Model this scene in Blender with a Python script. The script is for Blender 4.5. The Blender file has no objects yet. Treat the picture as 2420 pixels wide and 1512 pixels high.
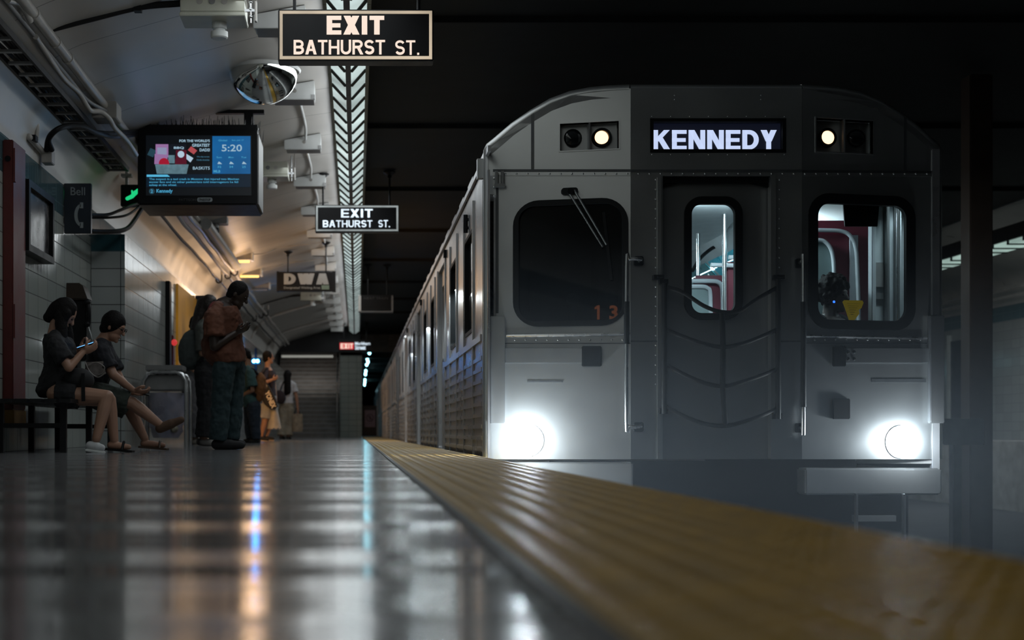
import bpy, bmesh, math, random
from math import pi, sin, cos, radians
from mathutils import Vector, Matrix
from mathutils.geometry import tessellate_polygon

random.seed(7)
S = bpy.context.scene
COL = S.collection

# ------------------------------------------------------------------ camera
F, VX, VY, H = 3420.0, 843.0, 1022.0, 0.16      # focal length and vanishing point in pixels of the 2420 x 1512 frame, lens height
cd = bpy.data.cameras.new('camera')
cam = bpy.data.objects.new('camera', cd)
COL.objects.link(cam)
cam.location = (0, 0, H)
cam.rotation_euler = (pi / 2, 0, 0)
cd.sensor_fit = 'HORIZONTAL'
cd.sensor_width = 36.0
cd.lens = 36.0 * F / 2420.0
cd.shift_x = (1210 - VX) / 2420.0
cd.shift_y = (VY - 756) / 2420.0
cd.clip_start = 0.05
cd.clip_end = 300
cd.dof.use_dof = True
cd.dof.focus_distance = 10.4
cd.dof.aperture_fstop = 2.4
S.camera = cam

# ------------------------------------------------------------------ world: no sky underground
w = bpy.data.worlds.new('World')
S.world = w
w.use_nodes = True
wn = w.node_tree
wn.nodes.clear()
wo = wn.nodes.new('ShaderNodeOutputWorld')
bg = wn.nodes.new('ShaderNodeBackground')
bg.inputs[0].default_value = (0.0, 0.0, 0.0, 1)
wn.links.new(bg.outputs[0], wo.inputs['Surface'])


def lamp(kind, name, loc, power, color, aim=None, **kw):
    l = bpy.data.lights.new(name, kind)
    l.energy = power
    l.color = color
    for k, v in kw.items():
        setattr(l, k, v)
    o = bpy.data.objects.new(name, l)
    COL.objects.link(o)
    o.location = loc
    if aim is not None:
        o.rotation_euler = (Vector(aim) - Vector(loc)).to_track_quat('-Z', 'Y').to_euler()
    return o


# tubes of the long ceiling light over the platform (a lamp per length of the fixture)
for y0, y1, pw in ((-9, 8.5, 40), (8.5, 20, 62), (20, 36, 70), (36, 51, 40)):
    lamp('AREA', 'ceiling_tube_lamp', (-0.32, (y0 + y1) / 2, 3.62), pw, (0.97, 1.0, 0.94) if y0 < 0 else (0.90, 0.97, 1.0), aim=(-0.32, (y0 + y1) / 2, 0),
         shape='RECTANGLE', size=1.3, size_y=(y1 - y0))
    # what the fixture throws sideways, low along the ceiling panels
    lamp('AREA', 'ceiling_side_lamp', (-0.30, (y0 + y1) / 2, 3.74), pw * 0.34, (0.92, 0.97, 1.0), aim=(-3.0, (y0 + y1) / 2, 3.74),
         shape='RECTANGLE', size=0.1, size_y=(y1 - y0)).rotation_euler = (0, pi / 2, 0)
# the same light over the platform across the tracks
lamp('AREA', 'far_ceiling_tube_lamp', (11.5, 28, 3.3), 330, (0.86, 0.97, 1.0), aim=(11.9, 28, 0), shape='RECTANGLE', size=0.3, size_y=24)

S.view_settings.view_transform = 'Standard'
S.view_settings.look = 'None'
S.view_settings.exposure = 0.0
S.view_settings.gamma = 1.0
S.view_settings.use_curve_mapping = False
cy = S.cycles
cy.max_bounces = 6
cy.diffuse_bounces = 3
cy.glossy_bounces = 3
cy.transmission_bounces = 4
cy.transparent_max_bounces = 12
cy.volume_bounces = 0
cy.sample_clamp_indirect = 3.0
cy.caustics_reflective = False
cy.caustics_refractive = False
cy.use_denoising = True
cy.volume_step_rate = 4.0


# ------------------------------------------------------------------ mesh helpers
def W(px, py, Y):
    return Vector(((px - VX) * Y / F, Y, H + (VY - py) * Y / F))


def lerp(a, b, t):
    return a + (b - a) * t


def rr(x0, x1, z0, z1, r, n=6):
    """rounded rectangle, counter-clockwise"""
    out = []
    for cx, cz, a0 in ((x1 - r, z1 - r, 0), (x0 + r, z1 - r, 90), (x0 + r, z0 + r, 180), (x1 - r, z0 + r, 270)):
        for i in range(n + 1):
            a = radians(a0 + 90 * i / n)
            out.append((cx + r * cos(a), cz + r * sin(a)))
    return out


def circle(cx, cz, r, n=24):
    return [(cx + r * cos(2 * pi * i / n), cz + r * sin(2 * pi * i / n)) for i in range(n)]


def spline(pts, n=8):
    """Catmull-Rom through the points"""
    P = [Vector(p) for p in pts]
    P = [P[0] * 2 - P[1]] + P + [P[-1] * 2 - P[-2]]
    out = []
    for i in range(1, len(P) - 2):
        a, b, c, d = P[i - 1:i + 3]
        for k in range(n):
            t = k / n
            out.append(0.5 * ((2 * b) + (c - a) * t + (2 * a - 5 * b + 4 * c - d) * t * t + (3 * b - a - 3 * c + d) * t ** 3))
    out.append(P[-2])
    return out


class MB:
    def __init__(self):
        self.v, self.f, self.mi, self.m = [], [], [], 0

    def add(self, vs, fs):
        o = len(self.v)
        self.v += [tuple(p) for p in vs]
        for q in fs:
            self.f.append(tuple(i + o for i in q))
            self.mi.append(self.m)
        return self

    def box(self, x0, x1, y0, y1, z0, z1):
        x0, x1 = min(x0, x1), max(x0, x1)
        y0, y1 = min(y0, y1), max(y0, y1)
        z0, z1 = min(z0, z1), max(z0, z1)
        vs = [(x, y, z) for z in (z0, z1) for y in (y0, y1) for x in (x0, x1)]
        return self.add(vs, [(0, 2, 3, 1), (4, 5, 7, 6), (0, 1, 5, 4), (2, 6, 7, 3), (0, 4, 6, 2), (1, 3, 7, 5)])

    def pbox(self, px0, px1, py0, py1, Y, d):
        """box whose front face covers these pixels at distance Y, d deep"""
        a, b = W(px0, py1, Y), W(px1, py0, Y)
        return self.box(a.x, b.x, Y, Y + d, a.z, b.z)

    def bar(self, p0, p1, a, b, up=(0, 0, 1)):
        """box bar between two points, a wide, b thick along up"""
        p0, p1 = Vector(p0), Vector(p1)
        d = (p1 - p0).normalized()
        u = Vector(up)
        s = d.cross(u)
        if s.length < 1e-4:
            s = d.cross(Vector((0, 1, 0)))
        s.normalize()
        u = s.cross(d).normalized()
        vs = []
        for p in (p0, p1):
            for i, j in ((-1, -1), (1, -1), (1, 1), (-1, 1)):
                vs.append(p + s * (i * a / 2) + u * (j * b / 2))
        return self.add(vs, [(0, 1, 2, 3), (7, 6, 5, 4), (0, 4, 5, 1), (1, 5, 6, 2), (2, 6, 7, 3), (3, 7, 4, 0)])

    def tube(self, pts, r, n=10, flat=1.0, side=None, caps=True):
        """swept tube; r a number or one per point; flat squashes it along the second axis"""
        P = [Vector(p) for p in pts]
        R = r if isinstance(r, (list, tuple)) else [r] * len(P)
        o = len(self.v)
        t = (P[1] - P[0]).normalized()
        u = Vector(side) if side is not None else (Vector((0, 0, 1)) if abs(t.z) < 0.9 else Vector((0, 1, 0)))
        for i, p in enumerate(P):
            if 0 < i < len(P) - 1:
                t = (P[i + 1] - P[i - 1])
            elif i:
                t = P[i] - P[i - 1]
            t = t.normalized() if t.length > 1e-9 else Vector((0, 0, 1))
            s = u - t * u.dot(t)
            s = s.normalized() if s.length > 1e-6 else t.orthogonal().normalized()
            u = s
            b = t.cross(s)
            for k in range(n):
                a = 2 * pi * k / n
                self.v.append(tuple(p + s * (cos(a) * R[i]) + b * (sin(a) * R[i] * flat)))
        for i in range(len(P) - 1):
            for k in range(n):
                k2 = (k + 1) % n
                self.f.append((o + i * n + k, o + i * n + k2, o + (i + 1) * n + k2, o + (i + 1) * n + k))
                self.mi.append(self.m)
        if caps:
            self.f.append(tuple(o + k for k in reversed(range(n))))
            self.f.append(tuple(o + (len(P) - 1) * n + k for k in range(n)))
            self.mi += [self.m, self.m]
        return self

    def cap(self, p0, p1, r0, r1, n=12, m=4):
        """round-ended tapered limb"""
        p0, p1 = Vector(p0), Vector(p1)
        d = (p1 - p0)
        L = d.length
        d = d / L if L > 1e-9 else Vector((0, 0, 1))
        pts, R = [], []
        for i in range(m):
            a = pi / 2 * (1 - i / m)
            pts.append(p0 - d * (r0 * sin(a)))
            R.append(max(r0 * cos(a), r0 * 0.05))
        pts.append(p0)
        R.append(r0)
        pts.append(p1)
        R.append(r1)
        for i in range(1, m + 1):
            a = pi / 2 * i / m
            pts.append(p1 + d * (r1 * sin(a)))
            R.append(max(r1 * cos(a), r1 * 0.05))
        return self.tube(pts, R, n)

    def ell(self, c, ax, n=16, m=10):
        """ellipsoid with three half-axis vectors"""
        c = Vector(c)
        A = [Vector(a) for a in ax]
        vs = [c - A[2]]
        for i in range(1, m):
            th = -pi / 2 + pi * i / m
            for k in range(n):
                ph = 2 * pi * k / n
                vs.append(c + A[0] * (cos(th) * cos(ph)) + A[1] * (cos(th) * sin(ph)) + A[2] * sin(th))
        vs.append(c + A[2])
        fs = [(0, 1 + (k + 1) % n, 1 + k) for k in range(n)]
        for i in range(m - 2):
            for k in range(n):
                a, b = 1 + i * n + k, 1 + i * n + (k + 1) % n
                fs.append((a, b, b + n, a + n))
        e = len(vs) - 1
        b = 1 + (m - 2) * n
        fs += [(b + k, b + (k + 1) % n, e) for k in range(n)]
        return self.add(vs, fs)

    def sph(self, c, r, n=14, m=9):
        return self.ell(c, ((r, 0, 0), (0, r, 0), (0, 0, r)), n, m)

    def loft(self, rings, closed=True, caps=True):
        n = len(rings[0])
        o = len(self.v)
        for r in rings:
            self.v += [tuple(p) for p in r]
        for i in range(len(rings) - 1):
            for k in range(n if closed else n - 1):
                k2 = (k + 1) % n
                self.f.append((o + i * n + k, o + i * n + k2, o + (i + 1) * n + k2, o + (i + 1) * n + k))
                self.mi.append(self.m)
        if caps and closed:
            self.f.append(tuple(o + k for k in reversed(range(n))))
            self.f.append(tuple(o + (len(rings) - 1) * n + k for k in range(n)))
            self.mi += [self.m, self.m]
        return self

    def prism(self, pts, mp, d):
        """2D outline pushed from depth 0 to depth d; mp(u, v, depth) -> point"""
        return self.loft([[mp(u, v, 0) for u, v in pts], [mp(u, v, d) for u, v in pts]])

    def plate(self, outer, holes, mp, d):
        """sheet with holes, d thick"""
        loops = [outer] + list(holes)
        tris = tessellate_polygon([[Vector((u, v, 0)) for u, v in l] for l in loops])
        flat = [p for l in loops for p in l]
        for dd in (0, d):
            self.add([mp(u, v, dd) for u, v in flat], [tuple(t) for t in tris])
        for l in loops:
            n = len(l)
            self.add([mp(u, v, 0) for u, v in l] + [mp(u, v, d) for u, v in l],
                     [(i, (i + 1) % n, n + (i + 1) % n, n + i) for i in range(n)])
        return self

    def ring(self, a, b, mp, d):
        """frame between two outlines with the same number of points"""
        n = len(a)
        vs = [mp(u, v, 0) for u, v in a] + [mp(u, v, 0) for u, v in b] + [mp(u, v, d) for u, v in a] + [mp(u, v, d) for u, v in b]
        fs = []
        for i in range(n):
            j = (i + 1) % n
            fs += [(i, j, n + j, n + i), (2 * n + i, 3 * n + i, 3 * n + j, 2 * n + j), (i, 2 * n + i, 2 * n + j, j), (n + i, n + j, 3 * n + j, 3 * n + i)]
        return self.add(vs, fs)

    def mesh(self, name, bevel=0.0, ang=38):
        me = bpy.data.meshes.new(name)
        me.from_pydata(self.v, [], self.f)
        me.polygons.foreach_set('material_index', self.mi)
        bm = bmesh.new()
        bm.from_mesh(me)
        bmesh.ops.recalc_face_normals(bm, faces=bm.faces)
        if bevel:
            es = [e for e in bm.edges if len(e.link_faces) == 2 and e.calc_face_angle(0) > radians(50)]
            bmesh.ops.bevel(bm, geom=es, offset=bevel, segments=2, affect='EDGES', clamp_overlap=True)
        bm.to_mesh(me)
        bm.free()
        me.polygons.foreach_set('use_smooth', [True] * len(me.polygons))
        me.set_sharp_from_angle(angle=radians(ang))
        me.update()
        return me


def link(o, parent=None):
    COL.objects.link(o)
    if parent is not None:
        o.parent = parent
        if parent.type == 'EMPTY':
            o.matrix_parent_inverse = Matrix.Translation(-Vector(parent.location))
    return o


def part(name, mb, m, parent=None, bevel=0.0, label=None, ang=38):
    me = mb.mesh(name, bevel, ang) if isinstance(mb, MB) else mb
    for k in (m if isinstance(m, (list, tuple)) else [m]):
        me.materials.append(k)
    o = link(bpy.data.objects.new(name, me), parent)
    if label:
        o['label'] = label
    return o


def tag(o, label, cat, group=None, kind=None):
    o['label'] = label
    o['category'] = cat
    if group:
        o['group'] = group
    if kind:
        o['kind'] = kind
    return o


def thing(name, label, cat, loc, group=None):
    o = bpy.data.objects.new(name, None)
    o.empty_display_size = 0.2
    COL.objects.link(o)
    o.location = loc
    return tag(o, label, cat, group)


def solo(name, mb, m, label, cat, group=None, bevel=0.0, kind=None):
    return tag(part(name, mb, m, None, bevel), label, cat, group, kind)


def struct(name, mb, m, label=None, bevel=0.0):
    o = part(name, mb, m, None, bevel)
    o['kind'] = 'structure'
    if label:
        o['label'] = label
    return o


def text(s, u0, u1, v0, v1, mp, d=0.004, bold=0.0, mb=None, align='FILL', spacing=1.0):
    """lettering stretched into the box u0..u1, v0..v1 of the face mp (u, v, depth); FILL stretches both ways, LEFT/CENTER keep the height"""
    cu = bpy.data.curves.new('lettering', 'FONT')
    cu.body = s
    cu.offset = bold
    cu.resolution_u = 3
    cu.space_character = spacing
    o = bpy.data.objects.new('lettering', cu)
    COL.objects.link(o)
    dg = bpy.context.evaluated_depsgraph_get()
    me = bpy.data.meshes.new_from_object(o.evaluated_get(dg))
    bpy.data.objects.remove(o)
    bpy.data.curves.remove(cu)
    co = [v.co.copy() for v in me.vertices]
    fs = [tuple(p.vertices) for p in me.polygons]
    bpy.data.meshes.remove(me)
    mb = mb or MB()
    if not co:
        return mb
    xs = [c.x for c in co]
    ys = [c.y for c in co]
    x0, x1, y0, y1 = min(xs), max(xs), min(ys), max(ys)
    sy = (v1 - v0) / (y1 - y0)
    if align == 'FILL':
        sx, ox = (u1 - u0) / (x1 - x0), u0
    else:
        sx = sy * (1 if u1 >= u0 else -1)
        if abs(sx) * (x1 - x0) > abs(u1 - u0):
            sx = (u1 - u0) / (x1 - x0)
        ox = u0 if align == 'LEFT' else (u0 + u1) / 2 - sx * (x1 - x0) / 2 if align == 'CENTER' else u1 - sx * (x1 - x0)
    n = len(co)
    P = [(ox + (c.x - x0) * sx, v0 + (c.y - y0) * sy) for c in co]
    mb.add([mp(u, v, 0) for u, v in P] + [mp(u, v, d) for u, v in P], fs + [tuple(i + n for i in reversed(f)) for f in fs])
    ed = {}
    for f in fs:
        for i in range(len(f)):
            e = (f[i], f[(i + 1) % len(f)])
            ed[e] = 1
    base = len(mb.v) - 2 * n
    for a, b in ed:
        if (b, a) not in ed:
            mb.f.append((base + a, base + b, base + n + b, base + n + a))
            mb.mi.append(mb.m)
    return mb

GW = dict(K=.74, E=.64, N=.73, D=.72, Y=.70, X=.70, I=.26, T=.64, B=.70, A=.76, H=.72, U=.70, R=.72, S=.66, W=1.06)
GW['.'] = .22
GW[' '] = .3


def block(s, u0, u1, v0, v1, mp, d, t=0.2, gap=0.09, widths=None):
    """upright grotesque capitals built from strokes, filling the box"""
    mb = MB()
    tot = sum(GW[ch] for ch in s) + gap * (len(s) - 1)
    sx, sy = (u1 - u0) / tot, (v1 - v0)
    x = 0.0
    for ch in s:
        w_ = GW[ch]
        t_ = t
        q = []                       # outlines in letter units

        def vb(a):
            q.append([(a, 0), (a + t_, 0), (a + t_, 1), (a, 1)])

        def hb(a, b, y):
            q.append([(a, y), (b, y), (b, y + t_ * .9), (a, y + t_ * .9)])

        def dg(xa, ya, xb, yb, hw=None):
            hw = hw or t_ * .62
            q.append([(xa - hw, ya), (xa + hw, ya), (xb + hw, yb), (xb - hw, yb)])

        def arc(pts):
            n_ = len(pts)
            L_, R_ = [], []
            for i in range(n_):
                a_, b_ = Vector(pts[max(0, i - 1)]), Vector(pts[min(n_ - 1, i + 1)])
                tn = (b_ - a_).normalized()
                nn = Vector((-tn.y, tn.x)) * (t_ / 2)
                p = Vector(pts[i])
                L_.append(tuple(p + nn))
                R_.append(tuple(p - nn))
            for i in range(n_ - 1):
                q.append([R_[i], R_[i + 1], L_[i + 1], L_[i]])

        def el(cx, cy, rx, ry, a0, a1, n_=12):
            return [(cx + rx * cos(radians(a0 + (a1 - a0) * i / n_)), cy + ry * sin(radians(a0 + (a1 - a0) * i / n_))) for i in range(n_ + 1)]
        h = t_ / 2
        if ch in 'KEDBHR':
            vb(0)
        if ch == 'K':
            dg(w_ - t_ * .68, 1, t_ * .62, .42)
            dg(t_ * 1.35, .62, w_ - t_ * .62, 0)
        elif ch == 'E':
            hb(0, w_, 0), hb(0, w_ * .94, .5 - h), hb(0, w_, 1 - t_ * .9)
        elif ch == 'N':
            vb(0), vb(w_ - t_), dg(t_ * .6, 1, w_ - t_ * .6, 0)
        elif ch == 'D':
            arc([(t_ * .5, 1 - h), (w_ * .42, 1 - h)] + el(w_ * .42, .5, w_ * .58 - h, .5 - h, 90, -90, 14)[1:] + [(t_ * .5, h)])
        elif ch == 'Y':
            dg(t_ * .62, 1, w_ / 2, .42), dg(w_ - t_ * .62, 1, w_ / 2, .42)
            q.append([(w_ / 2 - h, 0), (w_ / 2 + h, 0), (w_ / 2 + h, .46), (w_ / 2 - h, .46)])
        elif ch == 'X':
            dg(t_ * .62, 0, w_ - t_ * .66, 1), dg(w_ - t_ * .62, 0, t_ * .66, 1)
        elif ch == 'I':
            q.append([(w_ / 2 - h, 0), (w_ / 2 + h, 0), (w_ / 2 + h, 1), (w_ / 2 - h, 1)])
        elif ch == 'T':
            hb(0, w_, 1 - t_ * .9)
            q.append([(w_ / 2 - h, 0), (w_ / 2 + h, 0), (w_ / 2 + h, 1), (w_ / 2 - h, 1)])
        elif ch in 'BR':
            arc([(t_ * .5, 1 - h), (w_ * .52, 1 - h)] + el(w_ * .52, .75 - h * .5, w_ * .44 - h, .25 - h * .5, 90, -90, 10)[1:] + [(t_ * .5, .5)])
            if ch == 'B':
                arc([(t_ * .5, .5), (w_ * .54, .5)] + el(w_ * .54, .25 + h * .5, w_ * .46 - h, .25 - h * .5, 90, -90, 10)[1:] + [(t_ * .5, h)])
            else:
                dg(w_ * .52, .5, w_ - t_ * .6, 0)
        elif ch == 'A':
            dg(t_ * .6, 0, w_ / 2 - t_ * .1, 1), dg(w_ - t_ * .6, 0, w_ / 2 + t_ * .1, 1)
            hb(w_ * .22, w_ * .78, .24)
        elif ch == 'H':
            vb(w_ - t_), hb(0, w_, .5 - h)
        elif ch == 'U':
            arc([(h, 1), (h, .34)] + el(w_ / 2, .34, w_ / 2 - h, .34 - h, 180, 360, 12)[1:] + [(w_ - h, 1)])
        elif ch == 'S':
            arc(el(w_ / 2, .75 - h * .5, w_ / 2 - h, .25 - h * .5, 25, 255, 12) + el(w_ / 2, .25 + h * .5, w_ / 2 - h, .25 - h * .5, 80, -155, 12))
        elif ch == 'W':
            for k_ in range(4):
                dg(t_ * .6 + (w_ - t_ * 1.2) * k_ / 4, 1 - k_ % 2, t_ * .6 + (w_ - t_ * 1.2) * (k_ + 1) / 4, k_ % 2, t_ * .56)
        elif ch == '.':
            q.append([(w_ / 2 - h, 0), (w_ / 2 + h, 0), (w_ / 2 + h, t_), (w_ / 2 - h, t_)])
        for o in q:
            k_d = d + 0.0005 * (q.index(o) + 1)
            mb.prism([(u0 + (x + px) * sx, v0 + py * sy) for px, py in o], lambda u, v, dd: mp(u, v, dd), k_d)
        x += w_ + gap
    return mb


# ------------------------------------------------------------------ materials
def rgb(r, g, b):
    def l(c):
        c /= 255.0
        return c / 12.92 if c <= 0.04045 else ((c + 0.055) / 1.055) ** 2.4
    return (l(r), l(g), l(b), 1.0)


def nodes_of(m):
    m.use_nodes = True
    nt = m.node_tree
    return nt, nt.nodes, nt.links, nt.nodes['Principled BSDF']


def mat(name, color, rough=0.5, metal=0.0, var=0.12, scale=6.0, bump=0.0, stretch=(1, 1, 1), rvar=0.1, spec=0.5):
    m = bpy.data.materials.new(name)
    nt, N, L, b = nodes_of(m)
    tc = N.new('ShaderNodeTexCoord')
    mp = N.new('ShaderNodeMapping')
    mp.inputs['Scale'].default_value = stretch
    no = N.new('ShaderNodeTexNoise')
    no.inputs['Scale'].default_value = scale
    no.inputs['Detail'].default_value = 5
    L.new(tc.outputs['Object'], mp.inputs[0])
    L.new(mp.outputs[0], no.inputs['Vector'])
    rm = N.new('ShaderNodeMapRange')
    rm.inputs['From Min'].default_value = 0.3
    rm.inputs['From Max'].default_value = 0.7
    rm.inputs['To Min'].default_value = 1 - var
    rm.inputs['To Max'].default_value = 1 + var
    L.new(no.outputs['Fac'], rm.inputs['Value'])
    mx = N.new('ShaderNodeVectorMath')
    mx.operation = 'SCALE'
    mx.inputs[0].default_value = color[:3]
    L.new(rm.outputs[0], mx.inputs['Scale'])
    L.new(mx.outputs[0], b.inputs['Base Color'])
    r2 = N.new('ShaderNodeMapRange')
    r2.inputs['To Min'].default_value = max(0.02, rough - rvar)
    r2.inputs['To Max'].default_value = min(1, rough + rvar)
    L.new(no.outputs['Fac'], r2.inputs['Value'])
    L.new(r2.outputs[0], b.inputs['Roughness'])
    b.inputs['Metallic'].default_value = metal
    b.inputs['Specular IOR Level'].default_value = spec
    if bump:
        bn = N.new('ShaderNodeBump')
        bn.inputs['Strength'].default_value = bump
        bn.inputs['Distance'].default_value = 0.01
        L.new(no.outputs['Fac'], bn.inputs['Height'])
        L.new(bn.outputs[0], b.inputs['Normal'])
    return m


def glow(name, color, strength, var=0.0, scale=1.0, stretch=(1, 1, 1), base=(0.02, 0.02, 0.02, 1)):
    m = bpy.data.materials.new(name)
    nt, N, L, b = nodes_of(m)
    b.inputs['Base Color'].default_value = base
    b.inputs['Emission Color'].default_value = color
    b.inputs['Emission Strength'].default_value = strength
    if var:
        tc = N.new('ShaderNodeTexCoord')
        mp = N.new('ShaderNodeMapping')
        mp.inputs['Scale'].default_value = stretch
        no = N.new('ShaderNodeTexNoise')
        no.inputs['Scale'].default_value = scale
        rm = N.new('ShaderNodeMapRange')
        rm.inputs['From Min'].default_value = 0.3
        rm.inputs['From Max'].default_value = 0.7
        rm.inputs['To Min'].default_value = strength * (1 - var)
        rm.inputs['To Max'].default_value = strength * (1 + var)
        L.new(tc.outputs['Object'], mp.inputs[0])
        L.new(mp.outputs[0], no.inputs['Vector'])
        L.new(no.outputs['Fac'], rm.inputs['Value'])
        L.new(rm.outputs[0], b.inputs['Emission Strength'])
    return m


def glass(name, tint, refl=1.0, rough=0.03):
    """flat window pane: clear with a tint, reflecting at its Fresnel share"""
    m = bpy.data.materials.new(name)
    m.use_nodes = True
    nt = m.node_tree
    N, L = nt.nodes, nt.links
    N.clear()
    out = N.new('ShaderNodeOutputMaterial')
    mix = N.new('ShaderNodeMixShader')
    tr = N.new('ShaderNodeBsdfTransparent')
    tr.inputs[0].default_value = tint
    gl = N.new('ShaderNodeBsdfGlossy')
    gl.inputs['Roughness'].default_value = rough
    gl.inputs['Color'].default_value = (refl, refl, refl, 1)
    fr = N.new('ShaderNodeFresnel')
    no = N.new('ShaderNodeTexNoise')
    no.inputs['Scale'].default_value = 3
    mr = N.new('ShaderNodeMapRange')
    mr.inputs['To Min'].default_value = 1.42
    mr.inputs['To Max'].default_value = 1.5
    L.new(no.outputs['Fac'], mr.inputs['Value'])
    L.new(mr.outputs[0], fr.inputs['IOR'])
    L.new(fr.outputs[0], mix.inputs[0])
    L.new(tr.outputs[0], mix.inputs[1])
    L.new(gl.outputs[0], mix.inputs[2])
    L.new(mix.outputs[0], out.inputs['Surface'])
    return m


def tiles(name, axis, tw, th, c1, c2, grout, rough=0.12, band=None, offs=(0, 0)):
    """glazed wall tiles in stacked courses; axis 'x' or 'y' runs along the wall; band = (z0, colour) for the top course"""
    m = bpy.data.materials.new(name)
    nt, N, L, b = nodes_of(m)
    ge = N.new('ShaderNodeNewGeometry')
    sp = N.new('ShaderNodeSeparateXYZ')
    cb = N.new('ShaderNodeCombineXYZ')
    L.new(ge.outputs['Position'], sp.inputs[0])
    ad = N.new('ShaderNodeMath')
    ad.operation = 'ADD'
    ad.inputs[1].default_value = offs[0]
    L.new(sp.outputs['X' if axis == 'x' else 'Y'], ad.inputs[0])
    az = N.new('ShaderNodeMath')
    az.operation = 'ADD'
    az.inputs[1].default_value = offs[1]
    L.new(sp.outputs['Z'], az.inputs[0])
    L.new(ad.outputs[0], cb.inputs[0])
    L.new(az.outputs[0], cb.inputs[1])
    br = N.new('ShaderNodeTexBrick')
    br.offset = 0.0
    br.inputs['Scale'].default_value = 1.0
    br.inputs['Brick Width'].default_value = tw
    br.inputs['Row Height'].default_value = th
    br.inputs['Mortar Size'].default_value = 0.005
    br.inputs['Mortar Smooth'].default_value = 0.3
    br.inputs['Color1'].default_value = c1
    br.inputs['Color2'].default_value = c2
    br.inputs['Mortar'].default_value = grout
    L.new(cb.outputs[0], br.inputs['Vector'])
    col = br.outputs['Color']
    if band:
        gt = N.new('ShaderNodeMath')
        gt.operation = 'GREATER_THAN'
        gt.inputs[1].default_value = band[0]
        L.new(sp.outputs['Z'], gt.inputs[0])
        mx = N.new('ShaderNodeMix')
        mx.data_type = 'RGBA'
        L.new(gt.outputs[0], mx.inputs['Factor'])
        L.new(col, mx.inputs['A'])
        mx.inputs['B'].default_value = band[1]
        col = mx.outputs['Result']
    L.new(col, b.inputs['Base Color'])
    # slightly wavy glaze
    no = N.new('ShaderNodeTexNoise')
    no.inputs['Scale'].default_value = 9.0
    no.inputs['Detail'].default_value = 2
    mp = N.new('ShaderNodeMapping')
    mp.inputs['Scale'].default_value = (1.6, 1.6, 0.35)
    L.new(ge.outputs['Position'], mp.inputs[0])
    L.new(mp.outputs[0], no.inputs['Vector'])
    mu = N.new('ShaderNodeMath')
    mu.operation = 'MULTIPLY_ADD'
    mu.inputs[1].default_value = -1.0
    L.new(br.outputs['Fac'], mu.inputs[0])
    sc = N.new('ShaderNodeMath')
    sc.operation = 'MULTIPLY'
    sc.inputs[1].default_value = 0.5
    L.new(no.outputs['Fac'], sc.inputs[0])
    L.new(sc.outputs[0], mu.inputs[2])
    bn = N.new('ShaderNodeBump')
    bn.inputs['Strength'].default_value = 0.35
    bn.inputs['Distance'].default_value = 0.006
    L.new(mu.outputs[0], bn.inputs['Height'])
    L.new(bn.outputs[0], b.inputs['Normal'])
    mr = N.new('ShaderNodeMapRange')
    mr.inputs['To Min'].default_value = rough
    mr.inputs['To Max'].default_value = 0.7
    L.new(br.outputs['Fac'], mr.inputs['Value'])
    L.new(mr.outputs[0], b.inputs['Roughness'])
    return m


def floor_mat():
    m = bpy.data.materials.new('polished terrazzo')
    nt, N, L, b = nodes_of(m)
    ge = N.new('ShaderNodeNewGeometry')
    sp = N.new('ShaderNodeSeparateXYZ')
    L.new(ge.outputs['Position'], sp.inputs[0])
    vo = N.new('ShaderNodeTexVoronoi')
    vo.inputs['Scale'].default_value = 90
    L.new(ge.outputs['Position'], vo.inputs['Vector'])
    rp = N.new('ShaderNodeValToRGB')
    rp.color_ramp.elements[0].color = (0.10, 0.10, 0.105, 1)
    rp.color_ramp.elements[1].color = (0.26, 0.26, 0.27, 1)
    L.new(vo.outputs['Color'], rp.inputs[0])
    # paler border course beside the tactile strip
    gt = N.new('ShaderNodeMath')
    gt.operation = 'GREATER_THAN'
    gt.inputs[1].default_value = -0.1
    L.new(sp.outputs['X'], gt.inputs[0])
    mx = N.new('ShaderNodeMix')
    mx.data_type = 'RGBA'
    mx.blend_type = 'ADD'
    L.new(gt.outputs[0], mx.inputs['Factor'])
    L.new(rp.outputs[0], mx.inputs['A'])
    mx.inputs['B'].default_value = (0.16, 0.16, 0.165, 1)
    L.new(mx.outputs['Result'], b.inputs['Base Color'])
    # long shallow waves left by grinding and polishing, running across the platform
    mp = N.new('ShaderNodeMapping')
    mp.inputs['Scale'].default_value = (0.06, 2.4, 1)
    L.new(ge.outputs['Position'], mp.inputs[0])
    no = N.new('ShaderNodeTexNoise')
    no.inputs['Scale'].default_value = 1.0
    no.inputs['Detail'].default_value = 2.5
    no.inputs['Roughness'].default_value = 0.45
    L.new(mp.outputs[0], no.inputs['Vector'])
    bn = N.new('ShaderNodeBump')
    bn.inputs['Strength'].default_value = 1.0
    bn.inputs['Distance'].default_value = 0.022
    L.new(no.outputs['Fac'], bn.inputs['Height'])
    L.new(bn.outputs[0], b.inputs['Normal'])
    L.new(bn.outputs[0], b.inputs['Coat Normal'])
    b.inputs['Coat Weight'].default_value = 0.12
    b.inputs['Coat Roughness'].default_value = 0.06
    n2 = N.new('ShaderNodeTexNoise')
    n2.inputs['Scale'].default_value = 2.2
    L.new(mp.outputs[0], n2.inputs['Vector'])
    mr = N.new('ShaderNodeMapRange')
    mr.inputs['To Min'].default_value = 0.09
    mr.inputs['To Max'].default_value = 0.17
    L.new(n2.outputs['Fac'], mr.inputs['Value'])
    L.new(mr.outputs[0], b.inputs['Roughness'])
    return m


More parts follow.
